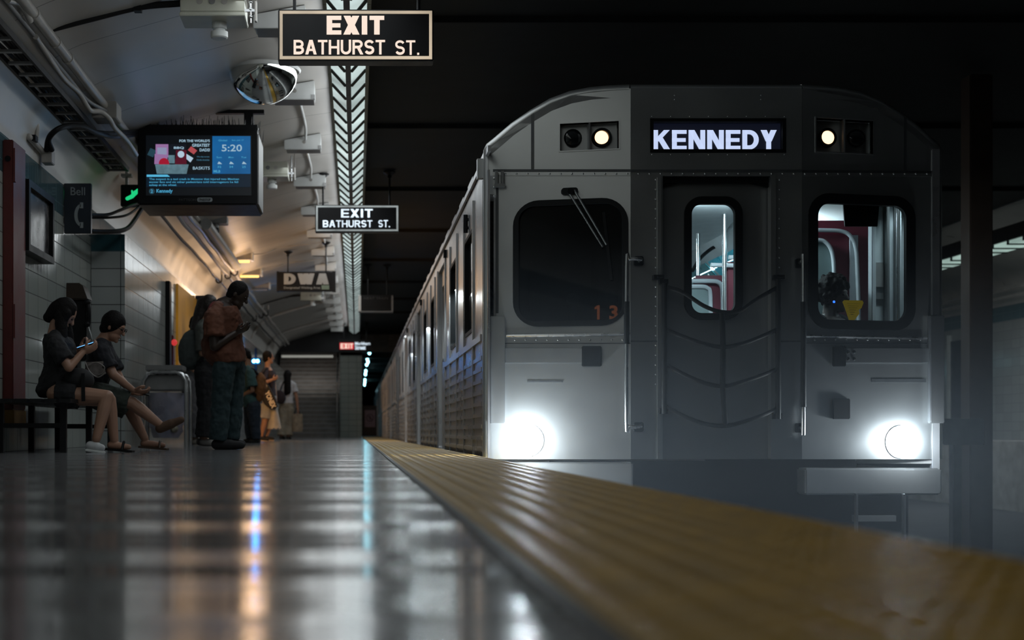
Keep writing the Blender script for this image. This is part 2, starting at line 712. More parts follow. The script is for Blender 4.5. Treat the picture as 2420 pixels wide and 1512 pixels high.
M = {}
M['floor'] = floor_mat()
M['tile_y'] = tiles('pale glazed wall tile', 'y', 0.406, 0.203, (0.34, 0.37, 0.35, 1), (0.38, 0.40, 0.37, 1), (0.03, 0.03, 0.03, 1), band=(2.33, (0.05, 0.10, 0.115, 1)))
M['tile_x'] = tiles('pale glazed pier tile', 'x', 0.33, 0.2, (0.36, 0.39, 0.38, 1), (0.40, 0.42, 0.41, 1), (0.03, 0.03, 0.03, 1), band=(2.17, (0.03, 0.09, 0.11, 1)), offs=(2.95, 0.02))
M['tile_lo'] = tiles('pale glazed lower wall tile', 'y', 0.406, 0.2, (0.34, 0.36, 0.34, 1), (0.38, 0.39, 0.37, 1), (0.03, 0.03, 0.03, 1), offs=(0, 0.02))
M['tile_end'] = tiles('grey green end pier tile', 'x', 0.28, 0.2, (0.20, 0.26, 0.25, 1), (0.23, 0.28, 0.27, 1), (0.05, 0.06, 0.06, 1), rough=0.3)
M['ceil'] = mat('painted ceiling panel', (0.50, 0.48, 0.45, 1), 0.38, 0.0, 0.10, 1.3)
M['cove'] = mat('white painted cove', (0.62, 0.60, 0.57, 1), 0.32, 0.0, 0.08, 2.0)
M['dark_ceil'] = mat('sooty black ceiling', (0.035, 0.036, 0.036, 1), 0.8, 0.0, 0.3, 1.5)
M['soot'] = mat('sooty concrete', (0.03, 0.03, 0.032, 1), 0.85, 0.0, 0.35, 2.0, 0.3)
M['rail'] = mat('worn steel rail', (0.25, 0.24, 0.23, 1), 0.35, 1.0)
M['conc'] = mat('grey concrete', (0.22, 0.21, 0.20, 1), 0.75, 0.0, 0.2, 4.0, 0.2)
M['yellow'] = mat('worn yellow tactile paving', (0.33, 0.19, 0.02, 1), 0.5, 0.0, 0.22, 9.0, 0.25)
M['edge'] = mat('black rubber joint', (0.012, 0.012, 0.014, 1), 0.6)
M['white'] = mat('white enamel', (0.74, 0.76, 0.75, 1), 0.4, 0.0, 0.08, 4.0)
M['cream'] = mat('cream enamel', (0.52, 0.52, 0.44, 1), 0.4, 0.0, 0.1, 4.0)
M['whitepipe'] = mat('painted conduit', (0.40, 0.38, 0.35, 1), 0.35, 0.0, 0.18, 5.0)
M['black'] = mat('black plastic', (0.008, 0.008, 0.009, 1), 0.45, spec=0.18)
M['blackmetal'] = mat('black painted metal', (0.012, 0.012, 0.013, 1), 0.4, spec=0.18)
M['rubber'] = mat('black rubber', (0.006, 0.007, 0.008, 1), 0.55, spec=0.18)
M['steel'] = mat('brushed stainless steel', (0.55, 0.56, 0.57, 1), 0.28, 1.0, 0.08, 20, 0, (1, 1, 0.1))
M['grey'] = mat('grey enamel', (0.22, 0.22, 0.22, 1), 0.45)
M['chevtrim'] = mat('bronze light trim', (0.16, 0.16, 0.10, 1), 0.45, 0.4)
M['chevspine'] = mat('dark light spine', (0.10, 0.10, 0.095, 1), 0.5)
M['chevline'] = mat('dark louvre bar', (0.03, 0.035, 0.035, 1), 0.5)
M['chev'] = glow('lit ribbed diffuser', (0.76, 0.92, 0.90, 1), 0.66, 0.4, 1.0, (1.2, 1.4, 1))
M['mirror'] = mat('convex mirror', (0.75, 0.77, 0.74, 1), 0.06, 1.0, 0.03, 3, 0, (1, 1, 1), 0.03)
M['red'] = mat('dark red enamel', (0.10, 0.012, 0.010, 1), 0.4, 0.0, 0.2)
M['ochre'] = mat('ochre enamel', (0.35, 0.19, 0.04, 1), 0.45)
M['navy'] = mat('navy sign enamel', (0.010, 0.016, 0.026, 1), 0.35)
M['signgrey'] = mat('pale grey lettering', (0.34, 0.36, 0.37, 1), 0.5, 0, 0.05)
M['bellgrey'] = mat('dull grey sign lettering', (0.26, 0.29, 0.30, 1), 0.5, 0, 0.05)
M['poster'] = mat('dim printed poster', (0.07, 0.065, 0.065, 1), 0.25, 0.0, 0.8, 7.0)

HZ = bpy.data.materials.new('headlight glow haze')
HZ.use_nodes = True
_n, _l = HZ.node_tree.nodes, HZ.node_tree.links
_n.clear()
_o = _n.new('ShaderNodeOutputMaterial')
_v = _n.new('ShaderNodeVolumeScatter')
_v.inputs['Color'].default_value = (0.74, 0.86, 1.0, 1)
_v.inputs['Anisotropy'].default_value = 0.0
_g = _n.new('ShaderNodeNewGeometry')
_s = _n.new('ShaderNodeSeparateXYZ')
_l.new(_g.outputs['Position'], _s.inputs[0])
_r = _n.new('ShaderNodeMapRange')
_r.interpolation_type = 'SMOOTHSTEP'
for k_, v_ in (('From Min', 1.5), ('From Max', -0.2), ('To Min', 0.0), ('To Max', 0.016)):
    _r.inputs[k_].default_value = v_
_l.new(_s.outputs['Z'], _r.inputs['Value'])
_l.new(_r.outputs[0], _v.inputs['Density'])
_l.new(_v.outputs[0], _o.inputs['Volume'])
hz = MB().box(0.84, 4.7, 7.6, 9.72, -1.28, 1.5)  # haze volume added so the headlights get a glow around them
tag(part('haze', hz, HZ), 'thin bluish haze added over the trackway to make the headlights glow', 'haze', kind='stuff')
M['ceil'] = None


def ceil_mat():
    m = mat('painted ceiling panels', (0.50, 0.48, 0.45, 1), 0.36, 0.0, 0.10, 1.3)
    nt, N, L, b = nodes_of(m)
    ge = N.new('ShaderNodeNewGeometry')
    sp = N.new('ShaderNodeSeparateXYZ')
    L.new(ge.outputs['Position'], sp.inputs[0])
    dv = N.new('ShaderNodeMath')
    dv.operation = 'DIVIDE'
    dv.inputs[1].default_value = 1.22
    L.new(sp.outputs['Y'], dv.inputs[0])
    fr = N.new('ShaderNodeMath')
    fr.operation = 'FRACT'
    L.new(dv.outputs[0], fr.inputs[0])
    lt = N.new('ShaderNodeMath')
    lt.operation = 'GREATER_THAN'
    lt.inputs[1].default_value = 0.012
    L.new(fr.outputs[0], lt.inputs[0])
    mx = N.new('ShaderNodeVectorMath')
    mx.operation = 'SCALE'
    src = b.inputs['Base Color'].links[0].from_socket
    mr = N.new('ShaderNodeMapRange')
    mr.inputs['To Min'].default_value = 0.3
    L.new(lt.outputs[0], mr.inputs['Value'])
    L.new(src, mx.inputs[0])
    L.new(mr.outputs[0], mx.inputs['Scale'])
    L.new(mx.outputs[0], b.inputs['Base Color'])
    return m


M['ceil'] = ceil_mat()

# ------------------------------------------------------------------ the station shell
YN, YE = -10.0, 51.5
XW, XB, YP = -2.95, -2.573, 16.06
mb = MB()
n = 60
mb.box(XW, 0.203, YN, YE + 8, -0.3, 0.0)
struct('floor', mb, M['floor'])
struct('floor', MB().box(0.203, 0.79, YN, YE + 30, -1.3, -0.004), M['conc'])
struct('wall_left', MB().box(XW - 0.25, XW, YN, YE, 0, 2.65), M['tile_y'])
mb = MB()
mb.box(XW, XB, YP, YE, 0, 2.36)
o = struct('wall_left', mb, [M['tile_lo'], M['tile_x']])
for p in o.data.polygons:
    p.material_index = 1 if abs(p.normal.y) > 0.7 else 0
prof = spline([(-2.95, 0, 2.65), (-2.94, 0, 2.76), (-2.87, 0, 2.97), (-2.7, 0, 3.2), (-2.4, 0, 3.40), (-2.0, 0, 3.53), (-1.4, 0, 3.70), (-0.8, 0, 3.86), (-0.3, 0, 3.94)], 5)


def ceil_z(x):
    if x > -0.3:
        return 3.95
    for p, q in zip(prof, prof[1:]):
        if p.x <= x <= q.x:
            return lerp(p.z, q.z, (x - p.x) / (q.x - p.x + 1e-9))
    return prof[0].z


ci = [i for i, p in enumerate(prof) if p.x <= -2.55][-1]
for nm, pp, mm in (('ceiling', prof[ci:] + [Vector((0.13, 0, 3.96))], 'ceil'), ('ceiling', prof[:ci + 1], 'cove')):
    mb = MB()
    mb.loft([[(p.x, YN, p.z) for p in pp] + [(p.x, YN, p.z + 0.12) for p in reversed(pp)],
             [(p.x, YE, p.z) for p in pp] + [(p.x, YE, p.z + 0.12) for p in reversed(pp)]])
    struct(nm, mb, M[mm])
# low dark roof over the tracks with its cross beams, sooty side of the trackway
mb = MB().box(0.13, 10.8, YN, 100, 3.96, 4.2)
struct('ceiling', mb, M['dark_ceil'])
mb = MB()
for y in [4.0, 8.6, 13.2, 17.8, 22.4, 27, 31.6, 36.2, 40.8, 45.4]:
    mb.box(0.14, 10.8, y, y + 0.05, 3.90, 3.96)
struct('trim_1', mb, M['soot'])
mb = MB()
for k in range(9):
    y = 56 + k * 4.6
    mb.box(0.1, 6.0, y, y + 0.5, 3.28, 3.96)
struct('trim_2', mb, M['conc'])
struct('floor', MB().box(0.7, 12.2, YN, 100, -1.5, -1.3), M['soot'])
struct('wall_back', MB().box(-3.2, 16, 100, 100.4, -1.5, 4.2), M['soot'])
# trackway of the running tunnel beyond the platform end
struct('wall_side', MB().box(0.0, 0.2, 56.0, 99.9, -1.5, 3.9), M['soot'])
# the way out at the platform end: black bulkhead, back and side of the stair hall
mb = MB()
mb.box(XW, 0.13, YE, YE + 0.3, 3.03, 3.92)
mb.box(XW - 0.2, XW, YE, YE + 8, 0, 3.9)
mb.box(XW, 0.2, YE + 8, YE + 8.2, 0, 3.9)
struct('wall_end', mb, M['soot'])
struct('wall_end', MB().box(-0.585, 0.18, 50.2, 51.4, 0, 2.83), M['tile_end'])
for y in (40.2, 46.6):
    mb = MB().tube([(p.x + 0.02, y, p.z - 0.03) for p in prof[6:-2:3]], 0.035, 8)
    struct('trim_3', mb, M['cove'])

# yellow tactile strip of the platform edge, real truncated domes
mb = MB()
mb.box(0.203, 0.812, YN, 51.0, -0.12, 0.004)
pitch = 0.061
ny = int((51.0 - 0.7) / pitch)
for j in range(ny):
    y = 0.75 + j * pitch
    seg = 8 if y < 14 else 5
    if y > 28 and j % 2:
        continue
    for i in range(10):
        x = 0.203 + 0.030 + i * pitch
        o = len(mb.v)
        for r, z in ((0.018, 0.004), (0.011, 0.0085)):
            for k in range(seg):
                a = 2 * pi * k / seg
                mb.v.append((x + r * cos(a), y + r * sin(a), z))
        for k in range(seg):
            k2 = (k + 1) % seg
            mb.f.append((o + k, o + k2, o + seg + k2, o + seg + k))
            mb.mi.append(0)
        mb.f.append(tuple(o + seg + k for k in range(seg)))
        mb.mi.append(0)
tp = solo('tactile_strip', mb, M['yellow'], 'worn yellow strip of raised tactile domes along the platform edge beside the train', 'tactile paving')
part('joint', MB().box(0.186, 0.2035, YN, 51.0, -0.01, 0.0055), M['edge'], tp, label='black rubber joint')

# rails
for i, x in enumerate((1.72, 3.22)):
    mb = MB().box(x - 0.036, x + 0.036, 0, 99, -1.17, -1.14).box(x - 0.008, x + 0.008, 0, 99, -1.29, -1.17).box(x - 0.07, x + 0.07, 0, 99, -1.3, -1.285)
    solo('rail', mb, M['rail'], ('steel running rail under the train on the platform side', 'steel running rail under the train on the far side from the platform')[i], 'rail')

# ------------------------------------------------------------------ long feathered light over the platform
ZC, ZS = 3.76, 3.68
cx, hw = -0.083, 0.186
root = thing('ceiling_light', 'long white feathered light of slanted ribbed panels running down the platform ceiling', 'ceiling light', (cx, 20, ZC))
p = 0.585
dY = 0.36
k0, k1 = int(-9 / p), int(51.2 / p)
for sgn in (-1, 1):
    a, b = MB(), MB()
    for k in range(k0, k1):
        y = k * p + 0.27
        xo, xi = cx + sgn * (hw - 0.012), cx + sgn * 0.026
        g = 0.016
        a.add([(xo, y + g, ZC), (xo, y + p - g, ZC), (xi, y + p - g + dY, ZS), (xi, y + g + dY, ZS)], [(0, 1, 2, 3)])
        b.bar((xo, y, ZC - 0.006), (xi, y + dY, ZS - 0.006), 0.034, 0.02)
    part('diffuser', a, M['chev'], root)
    part('louvre', b, M['chevline'], root)
    t = MB()
    x = cx + sgn * hw
    y = -9
    while y < 51:
        t.box(x - 0.016, x + 0.016, y, y + 1.16, ZC - 0.035, ZC + 0.1)
        y += 1.17
    part('side_trim', t, M['chevtrim'], root)
sp = MB()
y = -9
while y < 51:
    sp.box(cx - 0.026, cx + 0.026, y, y + 0.575, ZS - 0.03, ZS + 0.03)
    y += 0.585
part('spine', sp, M['chevspine'], root)
part('housing', MB().box(cx - hw, cx + hw, -9, 51, ZC + 0.06, 3.935), M['chevspine'], root)

# ------------------------------------------------------------------ white boxes across the ceiling beside it
ORD = ['nearest', 'second nearest', 'third nearest', 'fourth nearest', 'fifth nearest', 'sixth nearest', 'seventh nearest', 'eighth nearest', 'ninth nearest', 'tenth nearest',
       'eleventh nearest', 'twelfth nearest', 'thirteenth nearest', 'fourteenth nearest', 'fifteenth nearest']
for k in range(15):
    y = 12.7 + 2.72 * k
    root = thing('light_housing', 'white metal box across the ceiling beside the feathered light, %s of the row' % ORD[k], 'light housing', (-0.68, y, 3.7), 'white boxes in a row across the platform ceiling')
    x0, x1 = -0.91, -0.452
    za, zb = ceil_z(x0) - 0.005, ceil_z(x1) - 0.005
    mb = MB()
    for ya, yb, zl in ((y, y + 0.035, 3.71), (y + 0.035, y + 0.42, 3.765)):
        mb.loft([[(x0, yy, zl), (x1, yy, zl), (x1, yy, zb), (x0, yy, za)] for yy in (ya, yb)])
    part('cover', mb, M['white'], root, 0.005)
    part('lip', MB().box(x0 + 0.02, x1 - 0.01, y + 0.036, y + 0.40, 3.735, 3.758), M['grey'], root)
    part('end_clip', MB().box(x1 - 0.03, x1 + 0.006, y - 0.008, y + 0.06, 3.715, 3.76), M['steel'], root)
    if k < 5:
        part('knockout', MB().prism(circle(-0.66, 3.80, 0.02, 16), lambda u, v, d, y=y: (u, y - 0.002 - d, v), 0.004), M['whitepipe'], root)
    if k < 14:
        mb = MB()
        xx = -0.66 + 0.02 * (k % 2)
        mb.tube(spline([(xx, y + 0.4, 3.83), (xx + 0.01, y + 1.2, 3.865), (xx + 0.02, y + 2.1, 3.865), (xx, y + 2.69, 3.83)], 4), 0.017, 8)
        part('conduit', mb, M['white'], root)

# ------------------------------------------------------------------ fluorescent battens by the wall: two lit, one dark
tube = glow('lit warm fluorescent tube', rgb(255, 190, 95), 3.2)
tubeoff = mat('unlit fluorescent tube', (0.5, 0.5, 0.48, 1), 0.3)
for i, (y, lit) in enumerate(((27.2, 1), (29.8, 1), (32.6, 0))):
    z = 3.36
    root = thing('fluorescent_light', ('nearest orange lit fluorescent batten by the wall pipes', 'second orange lit fluorescent batten by the wall pipes', 'unlit third fluorescent batten above the bowed head of the standing man')[i],
                 'fluorescent light', (-2.18, y, z), 'fluorescent battens by the wall pipes')
    x0, x1 = -2.42, -1.96
    part('housing', MB().box(x0, x1, y, y + 0.16, z + 0.05, z + 0.26), M['whitepipe'], root, 0.008)
    part('reflector', MB().box(x0, x1, y - 0.015, y + 0.18, z + 0.15, z + 0.165).box(x0, x1, y - 0.012, y + 0.18, z + 0.055, z + 0.07), M['grey'], root)
    part('end_cap', MB().box(x1 - 0.025, x1 + 0.012, y - 0.02, y + 0.18, z + 0.03, z + 0.27), M['white'], root)
    part('tube', MB().tube([(x0 + 0.02, y + 0.06, z + 0.02), (x1 - 0.06, y + 0.06, z + 0.02)], 0.019, 10), tube if lit else tubeoff, root)
    part('hanger', MB().bar((x0, y + 0.2, z + 0.27), (x1 - 0.1, y + 0.25, z + 0.33), 0.02, 0.02), M['blackmetal'], root)
    mb = MB().tube(spline([(x1, y + 0.1, z + 0.16), (x1 + 0.25, y + 0.2, z + 0.2), (x1 + 0.5, y + 0.4, z + 0.33), (x1 + 0.9, y + 0.45, z + 0.385), (x1 + 1.3, y + 0.5, z + 0.44)], 5), 0.011, 6)
    part('supply_cord', mb, M['whitepipe'], root)
    if lit:
        lamp('POINT', 'fluorescent_lamp', (-2.15, y + 0.06, z - 0.34), 17, (1.0, 0.62, 0.34), shadow_soft_size=0.36)

# ------------------------------------------------------------------ signs over the platform
def mpf(Y, s=1):
    return lambda u, v, d: (u, Y - d * s, v)


LIT_W = glow('warm lit lettering', rgb(255, 232, 214), 0.95)
LIT_F = glow('lit cream sign border', rgb(232, 212, 184), 0.68, 0.35, 2.0)
LIT_C = glow('cold lit lettering', rgb(226, 242, 255), 1.25, 0.35, 3.0)
LIT_FC = glow('lit white sign border', rgb(190, 200, 200), 0.5, 0.4, 3.0)


def hang_sign(name, label, px, py, Y, depth, frame_w, border, lit, lines, rods, group=None, plates=False):
    a, b = W(px[0], py[1], Y), W(px[1], py[0], Y)
    root = thing(name, label, 'sign', ((a.x + b.x) / 2, Y, a.z), group)
    part('case', MB().box(a.x, b.x, Y, Y + depth, a.z, b.z), M['blackmetal'], root, 0.006)
    s = F / Y
    f0, f1 = frame_w[0] / s, frame_w[1] / s
    o_ = [(a.x + f0, a.z + f0), (b.x - f0, a.z + f0), (b.x - f0, b.z - f0), (a.x + f0, b.z - f0)]
    i_ = [(a.x + f1, a.z + f1), (b.x - f1, a.z + f1), (b.x - f1, b.z - f1), (a.x + f1, b.z - f1)]
    if border:
        part('border', MB().ring(o_, i_, mpf(Y), 0.008), border, root)
    part('face', MB().prism(i_, mpf(Y), 0.003), M['black'], root)
    for t, x0, x1, y0, y1, bold, m in lines:
        p0, p1 = W(x0, y1, Y), W(x1, y0, Y)
        bl = t == t.upper() and t.strip('. ') and all(ch in GW for ch in t) and t != 'NEXT TRAIN'
        part('lettering', block(t, p0.x, p1.x, p0.z, p1.z, mpf(Y - 0.003), 0.006, bold) if bl else text(t, p0.x, p1.x, p0.z, p1.z, mpf(Y - 0.003), 0.006, bold), m, root)
    for rx in rods:
        x = W(rx, 0, Y).x
        zt = ceil_z(x) - 0.002
        part('rod', MB().tube([(x, Y + depth / 2, b.z - 0.01), (x, Y + depth / 2, zt - 0.03)], 0.014, 10), M['blackmetal'], root)
        part('ceiling_plate', MB().loft([[(x + r * cos(2 * pi * k / 16), Y + depth / 2 + r * sin(2 * pi * k / 16), zt - h) for k in range(16)] for r, h in ((0.025, 0.11), (0.03, 0.07), (0.09, 0.03), (0.09, 0.012))]), M['blackmetal'], root)
    return root


Y1 = 11.3
hang_sign('exit_sign', 'large black exit sign with cream border and warm lettering hanging nearest the camera', (657, 1025), (22, 144), Y1, 0.16, (4, 11), LIT_F, LIT_W,
          [('EXIT', 772, 908, 38, 82, 0.24, LIT_W), ('BATHURST', 694, 910, 95, 129, 0.16, LIT_W), ('ST.', 934, 992, 96, 130, 0.14, LIT_W)], (695, 990), 'hanging exit signs')
Y2 = 20.85
hang_sign('exit_sign', 'smaller exit sign with cold white lettering and white border, farther down the platform', (745, 943), (484, 548), Y2, 0.16, (2, 6), LIT_FC, LIT_C,
          [('EXIT', 806, 881, 494, 514, 0.18, LIT_C), ('BATHURST', 763, 880, 520.5, 537, 0.17, LIT_C), ('ST.', 894, 922, 520, 537, 0.16, LIT_C)], (763, 921), 'hanging exit signs')
mb = MB()
Y3 = 28.2
r = hang_sign('waiting_area_sign', 'black hanging sign with big pale letters DWA over small print', (655, 792), (642, 687), Y3, 0.2, (2, 4), None, LIT_W,
              [('DWA', 671, 777, 646, 672, 0.28, M['signgrey']), ('Designated Waiting Area', 671, 757, 677, 684, 0.01, M['bellgrey'])], (680, 770))
a, b = W(760, 684, Y3), W(778, 674, Y3)
part('pictogram', MB().box(a.x, b.x, Y3 - 0.008, Y3, a.z, b.z), mat('grey green pictogram', (0.16, 0.24, 0.19, 1), 0.5), r)
part('end_cap', MB().box(W(655, 0, Y3).x - 0.01, W(655, 0, Y3).x + 0.03, Y3 - 0.01, Y3 + 0.21, W(0, 688, Y3).z, W(0, 641, Y3).z), M['blackmetal'], r)
part('end_cap', MB().box(W(789, 0, Y3).x - 0.03, W(792, 0, Y3).x + 0.01, Y3 - 0.01, Y3 + 0.21, W(0, 688, Y3).z, W(0, 641, Y3).z), M['blackmetal'], r)
Y4 = 32.5
faint = mat('unlit dark lettering', (0.045, 0.047, 0.047, 1), 0.5)
r = hang_sign('platform_display', 'unlit dark hanging display with a pale case end, beside the train windows', (852, 926), (697, 733), Y4, 0.3, (2, 4), None, LIT_W,
              [('NEXT TRAIN', 860, 917, 702, 707, 0.0, faint)], (870, 915))
a, b = W(847, 735, Y4), W(853, 698, Y4)
part('case_end', MB().box(a.x, b.x, Y4 - 0.02, Y4 + 0.3, a.z, b.z), M['white'], r)
part('case_end', MB().box(W(925, 0, Y4).x, W(929, 0, Y4).x, Y4 - 0.02, Y4 + 0.3, a.z, b.z), M['grey'], r)
part('bottom_rail', MB().box(a.x, W(929, 0, Y4).x, Y4 - 0.02, Y4 + 0.3, a.z - 0.02, a.z), M['grey'], r)
Y5 = 49.6
redlit = glow('lit red sign panel', rgb(225, 40, 55), 0.9)
r = hang_sign('street_exit_sign', 'small far sign with a red EXIT panel and white street name', (800, 878), (803, 831), Y5, 0.15, (2, 3), None, LIT_W,
              [('Markham', 839, 875, 808, 815, 0.02, LIT_C), ('Street', 839, 864, 816, 826, 0.02, LIT_C)], (812, 866))
a, b = W(803, 825, Y5), W(836, 810, Y5)
part('exit_panel', MB().box(a.x, b.x, Y5 - 0.02, Y5, a.z, b.z), redlit, r, label='lit red panel')
a, b = W(805, 824, Y5), W(834.5, 811.5, Y5)
part('lettering', block('EXIT', a.x, b.x, a.z, b.z, mpf(Y5 - 0.02), 0.01, 0.22), LIT_W, r)

# ------------------------------------------------------------------ hanging video screen
YT = 15.5
root = thing('video_screen', 'black hanging video screen showing an advert, the time and news text, bird spikes on top', 'screen', (-2.1, YT, 2.6))
a, b = W(325, 484, YT), W(608, 303, YT)
part('cabinet', MB().box(a.x, b.x, YT, YT + 0.82, a.z, b.z), M['black'], root, 0.015)
part('side_panel', MB().box(b.x, b.x + 0.012, YT + 0.06, YT + 0.78, a.z + 0.02, b.z - 0.05), M['grey'], root)
# spikes against birds
mb = MB()
rnd = random.Random(3)
for k in range(120):
    x = lerp(a.x + 0.1, b.x + 0.03, rnd.random())
    y = YT + rnd.choice((0.05, 0.12, 0.2, 0.7)) + rnd.uniform(-0.02, 0.02)
    h = rnd.uniform(0.08, 0.15) * (1.0 if x > a.x + 0.25 else 0.6)
    mb.tube([(x, y, b.z - 0.01), (x + rnd.uniform(-0.03, 0.03), y + rnd.uniform(-0.03, 0.03), b.z + h)], [0.006, 0.0025], 5)
mb.box(a.x + 0.08, b.x, YT + 0.03, YT + 0.24, b.z, b.z + 0.045)
part('bird_spikes', mb, M['blackmetal'], root)
for x in (a.x + 0.12, b.x - 0.12):
    part('hanger_post', MB().box(x - 0.05, x + 0.05, YT + 0.35, YT + 0.45, b.z - 0.01, 3.55 + (x + 2.0) * 0.18), M['blackmetal'], root)
part('hanger_rail', MB().box(a.x + 0.1, b.x + 0.05, YT + 0.36, YT + 0.44, b.z + 0.24, b.z + 0.28), M['blackmetal'], root)


def scr(x0, x1, y0, y1, m, d=0.004, parent=None, name='picture', pts=None):
    if pts is None:
        pts = [(x0, y1), (x1, y1), (x1, y0), (x0, y0)]
    q = [W(u, v, YT) for u, v in pts]
    return MB().prism([(p.x, p.z) for p in q], mpf(YT - 0.002), d)


g = lambda n, c, s=1.0: glow(n, c, s)
dark_scr = g('dark lit screen', rgb(2, 5, 10), 1)
E = {'blue': glow('lit blue panel', rgb(14, 92, 150), 0.9, 0.2, 3.0), 'cyan': g('lit cyan bar', rgb(90, 190, 230), 0.85), 'tub': glow('lit grey tub', rgb(96, 128, 140), 0.8, 0.2, 20),
     'pink': g('lit pink box', rgb(170, 125, 180), 0.7), 'lilac': g('lit lilac box', rgb(160, 165, 200), 0.7), 'red': g('lit red fruit', rgb(175, 20, 50), 0.75), 'white': g('lit white card', rgb(190, 215, 235), 0.8),
     'salmon': g('lit salmon card', rgb(185, 80, 85), 0.8), 'maroon': g('lit maroon bag', rgb(95, 15, 40), 0.7), 'teal': g('lit teal box', rgb(40, 75, 90), 0.7), 'black': g('lit black tin', rgb(12, 16, 26), 1),
     'news': g('lit navy news strip', rgb(3, 22, 38), 1), 'txt': g('lit white caption', rgb(170, 205, 225), 0.75), 'txtb': g('lit cyan caption', rgb(75, 165, 205), 0.8), 'dim': g('lit dim caption', rgb(70, 120, 145), 0.7)}
sc_ = part('display', scr(345, 594, 320, 462, None, 0.003), dark_scr, root)


def sp_(name, m, x0=0, x1=0, y0=0, y1=0, d=0.006, pts=None):
    return part(name, scr(x0, x1, y0, y1, None, d, pts=pts), m, sc_)


def st_(t, x0, x1, y0, y1, m, bold=0.01, d=0.010):
    p0, p1 = W(x0, y1, YT), W(x1, y0, YT)
    return part('caption', text(t, p0.x, p1.x, p0.z, p1.z, mpf(YT - 0.002), d, bold), m, sc_)


sp_('weather_panel', E['blue'], 502, 592, 322, 411)
sp_('news_strip', E['news'], 346, 592, 412, 442, 0.005)
sp_('title_bar', E['cyan'], d=0.008, pts=[(347, 418), (402, 418), (396, 413), (347, 413)])
# basket of gifts
sp_('gift_box', E['teal'], d=0.006, pts=[(348, 366), (362, 372), (370, 356), (356, 350)])
sp_('gift_box', E['pink'], 368, 398, 341, 372, 0.007)
sp_('gift_box', E['lilac'], 372, 394, 349, 366, 0.009)
sp_('gift_box', E['pink'], d=0.010, pts=[(365, 388), (396, 388), (396, 366), (366, 364)])
sp_('gift_tin', E['black'], 399, 440, 341, 378, 0.006)
sp_('gift_bag', E['maroon'], 416, 441, 355, 388, 0.008)
q = W(428, 365, YT)
part('plate', MB().prism(circle(q.x, q.z, 0.036, 20), mpf(YT - 0.002), 0.011), E['white'], sc_)
q = W(388, 386, YT)
part('fruit', MB().prism(circle(q.x, q.z, 0.055, 20), mpf(YT - 0.002), 0.0115), E['red'], sc_)
sp_('gift_box', E['tub'], 398, 413, 367, 386, 0.009)
sp_('gift_box', E['maroon'], 414, 432, 376, 390, 0.010)
sp_('gift_card', E['salmon'], d=0.011, pts=[(444, 355), (458, 365), (466, 356), (452, 346)])
sp_('gift_card', E['white'], d=0.011, pts=[(441, 376), (450, 384), (457, 374), (441, 364)])
sp_('tub', E['tub'], d=0.013, pts=[(367, 389), (371, 411), (441, 411), (446, 389)])
st_('BBQ', 411, 435, 347, 353, E['txt'], 0.02, 0.012)
st_("FOR THE WORLD'S", 424, 496, 330, 336, E['txt'], 0.02)
st_('GREATEST', 454, 496, 340, 347, E['txt'], 0.02)
st_('DADS!', 472, 496, 351, 358, E['txt'], 0.02)
st_('We ship across', 465, 495, 369, 373, E['dim'])
st_('North America', 465, 495, 376, 380, E['dim'])
st_('BASKITS', 456, 496, 394, 401, E['txt'], 0.0)
st_('5:20', 524, 572, 342, 358, E['txt'], 0.01)
st_('Global', 516, 537, 330, 334, E['txtb'])
st_('Sun, Jun 17', 548, 576, 330, 334, E['txtb'])
for x, dname, tt in ((512, 'Sun', '32'), (540, 'Mon', '34'), (570, 'Tue', '25')):
    st_(dname, x, x + 12, 370, 374, E['txtb'])
    sp_('weather_icon', E['txt'], d=0.01, pts=[(x + 2, 388), (x + 13, 388), (x + 9, 384), (x + 5, 382)])
    st_(tt, x + 2, x + 11, 392, 397, E['txtb'])
st_('MLB', 505, 521, 402, 408, E['txtb'], 0.03)
st_('The suspect in a taxi crash in Moscow that injured two Mexican', 353, 565, 421, 427, E['txtb'])
st_('soccer fans and six other pedestrians told interrogators he fell', 353, 563, 428, 434, E['txtb'])
st_('asleep at the wheel.', 353, 418, 435, 441, E['txtb'])
q = W(359, 452, YT)
part('route_badge', MB().prism(circle(q.x, q.z, 0.031, 20), mpf(YT - 0.002), 0.006), E['teal'], sc_)
st_('2', 356.5, 361.5, 448, 456, E['txtb'])
st_('Kennedy', 370, 408, 447, 458, E['txtb'], 0.02)
p0, p1 = W(423, 475, YT), W(463, 469, YT)
part('lettering', text('PATTISON', p0.x, p1.x, p0.z, p1.z, mpf(YT), 0.006), faint, root)
p0, p1 = W(466, 477, YT), W(502, 467, YT)
part('badge', MB().prism(rr(p0.x, p1.x, p0.z, p1.z, 0.02), mpf(YT), 0.005), M['bellgrey'], root)
p0, p1 = W(470, 475, YT), W(498, 469, YT)
part('lettering', text('ONESTOP', p0.x, p1.x, p0.z, p1.z, mpf(YT), 0.008), M['black'], root)
lamp('AREA', 'screen_lamp', (-1.7, YT - 0.05, 2.9), 0.8, (0.3, 0.6, 1.0), aim=(-1.7, 0, 2.9), shape='RECTANGLE', size=1.0, size_y=0.6)

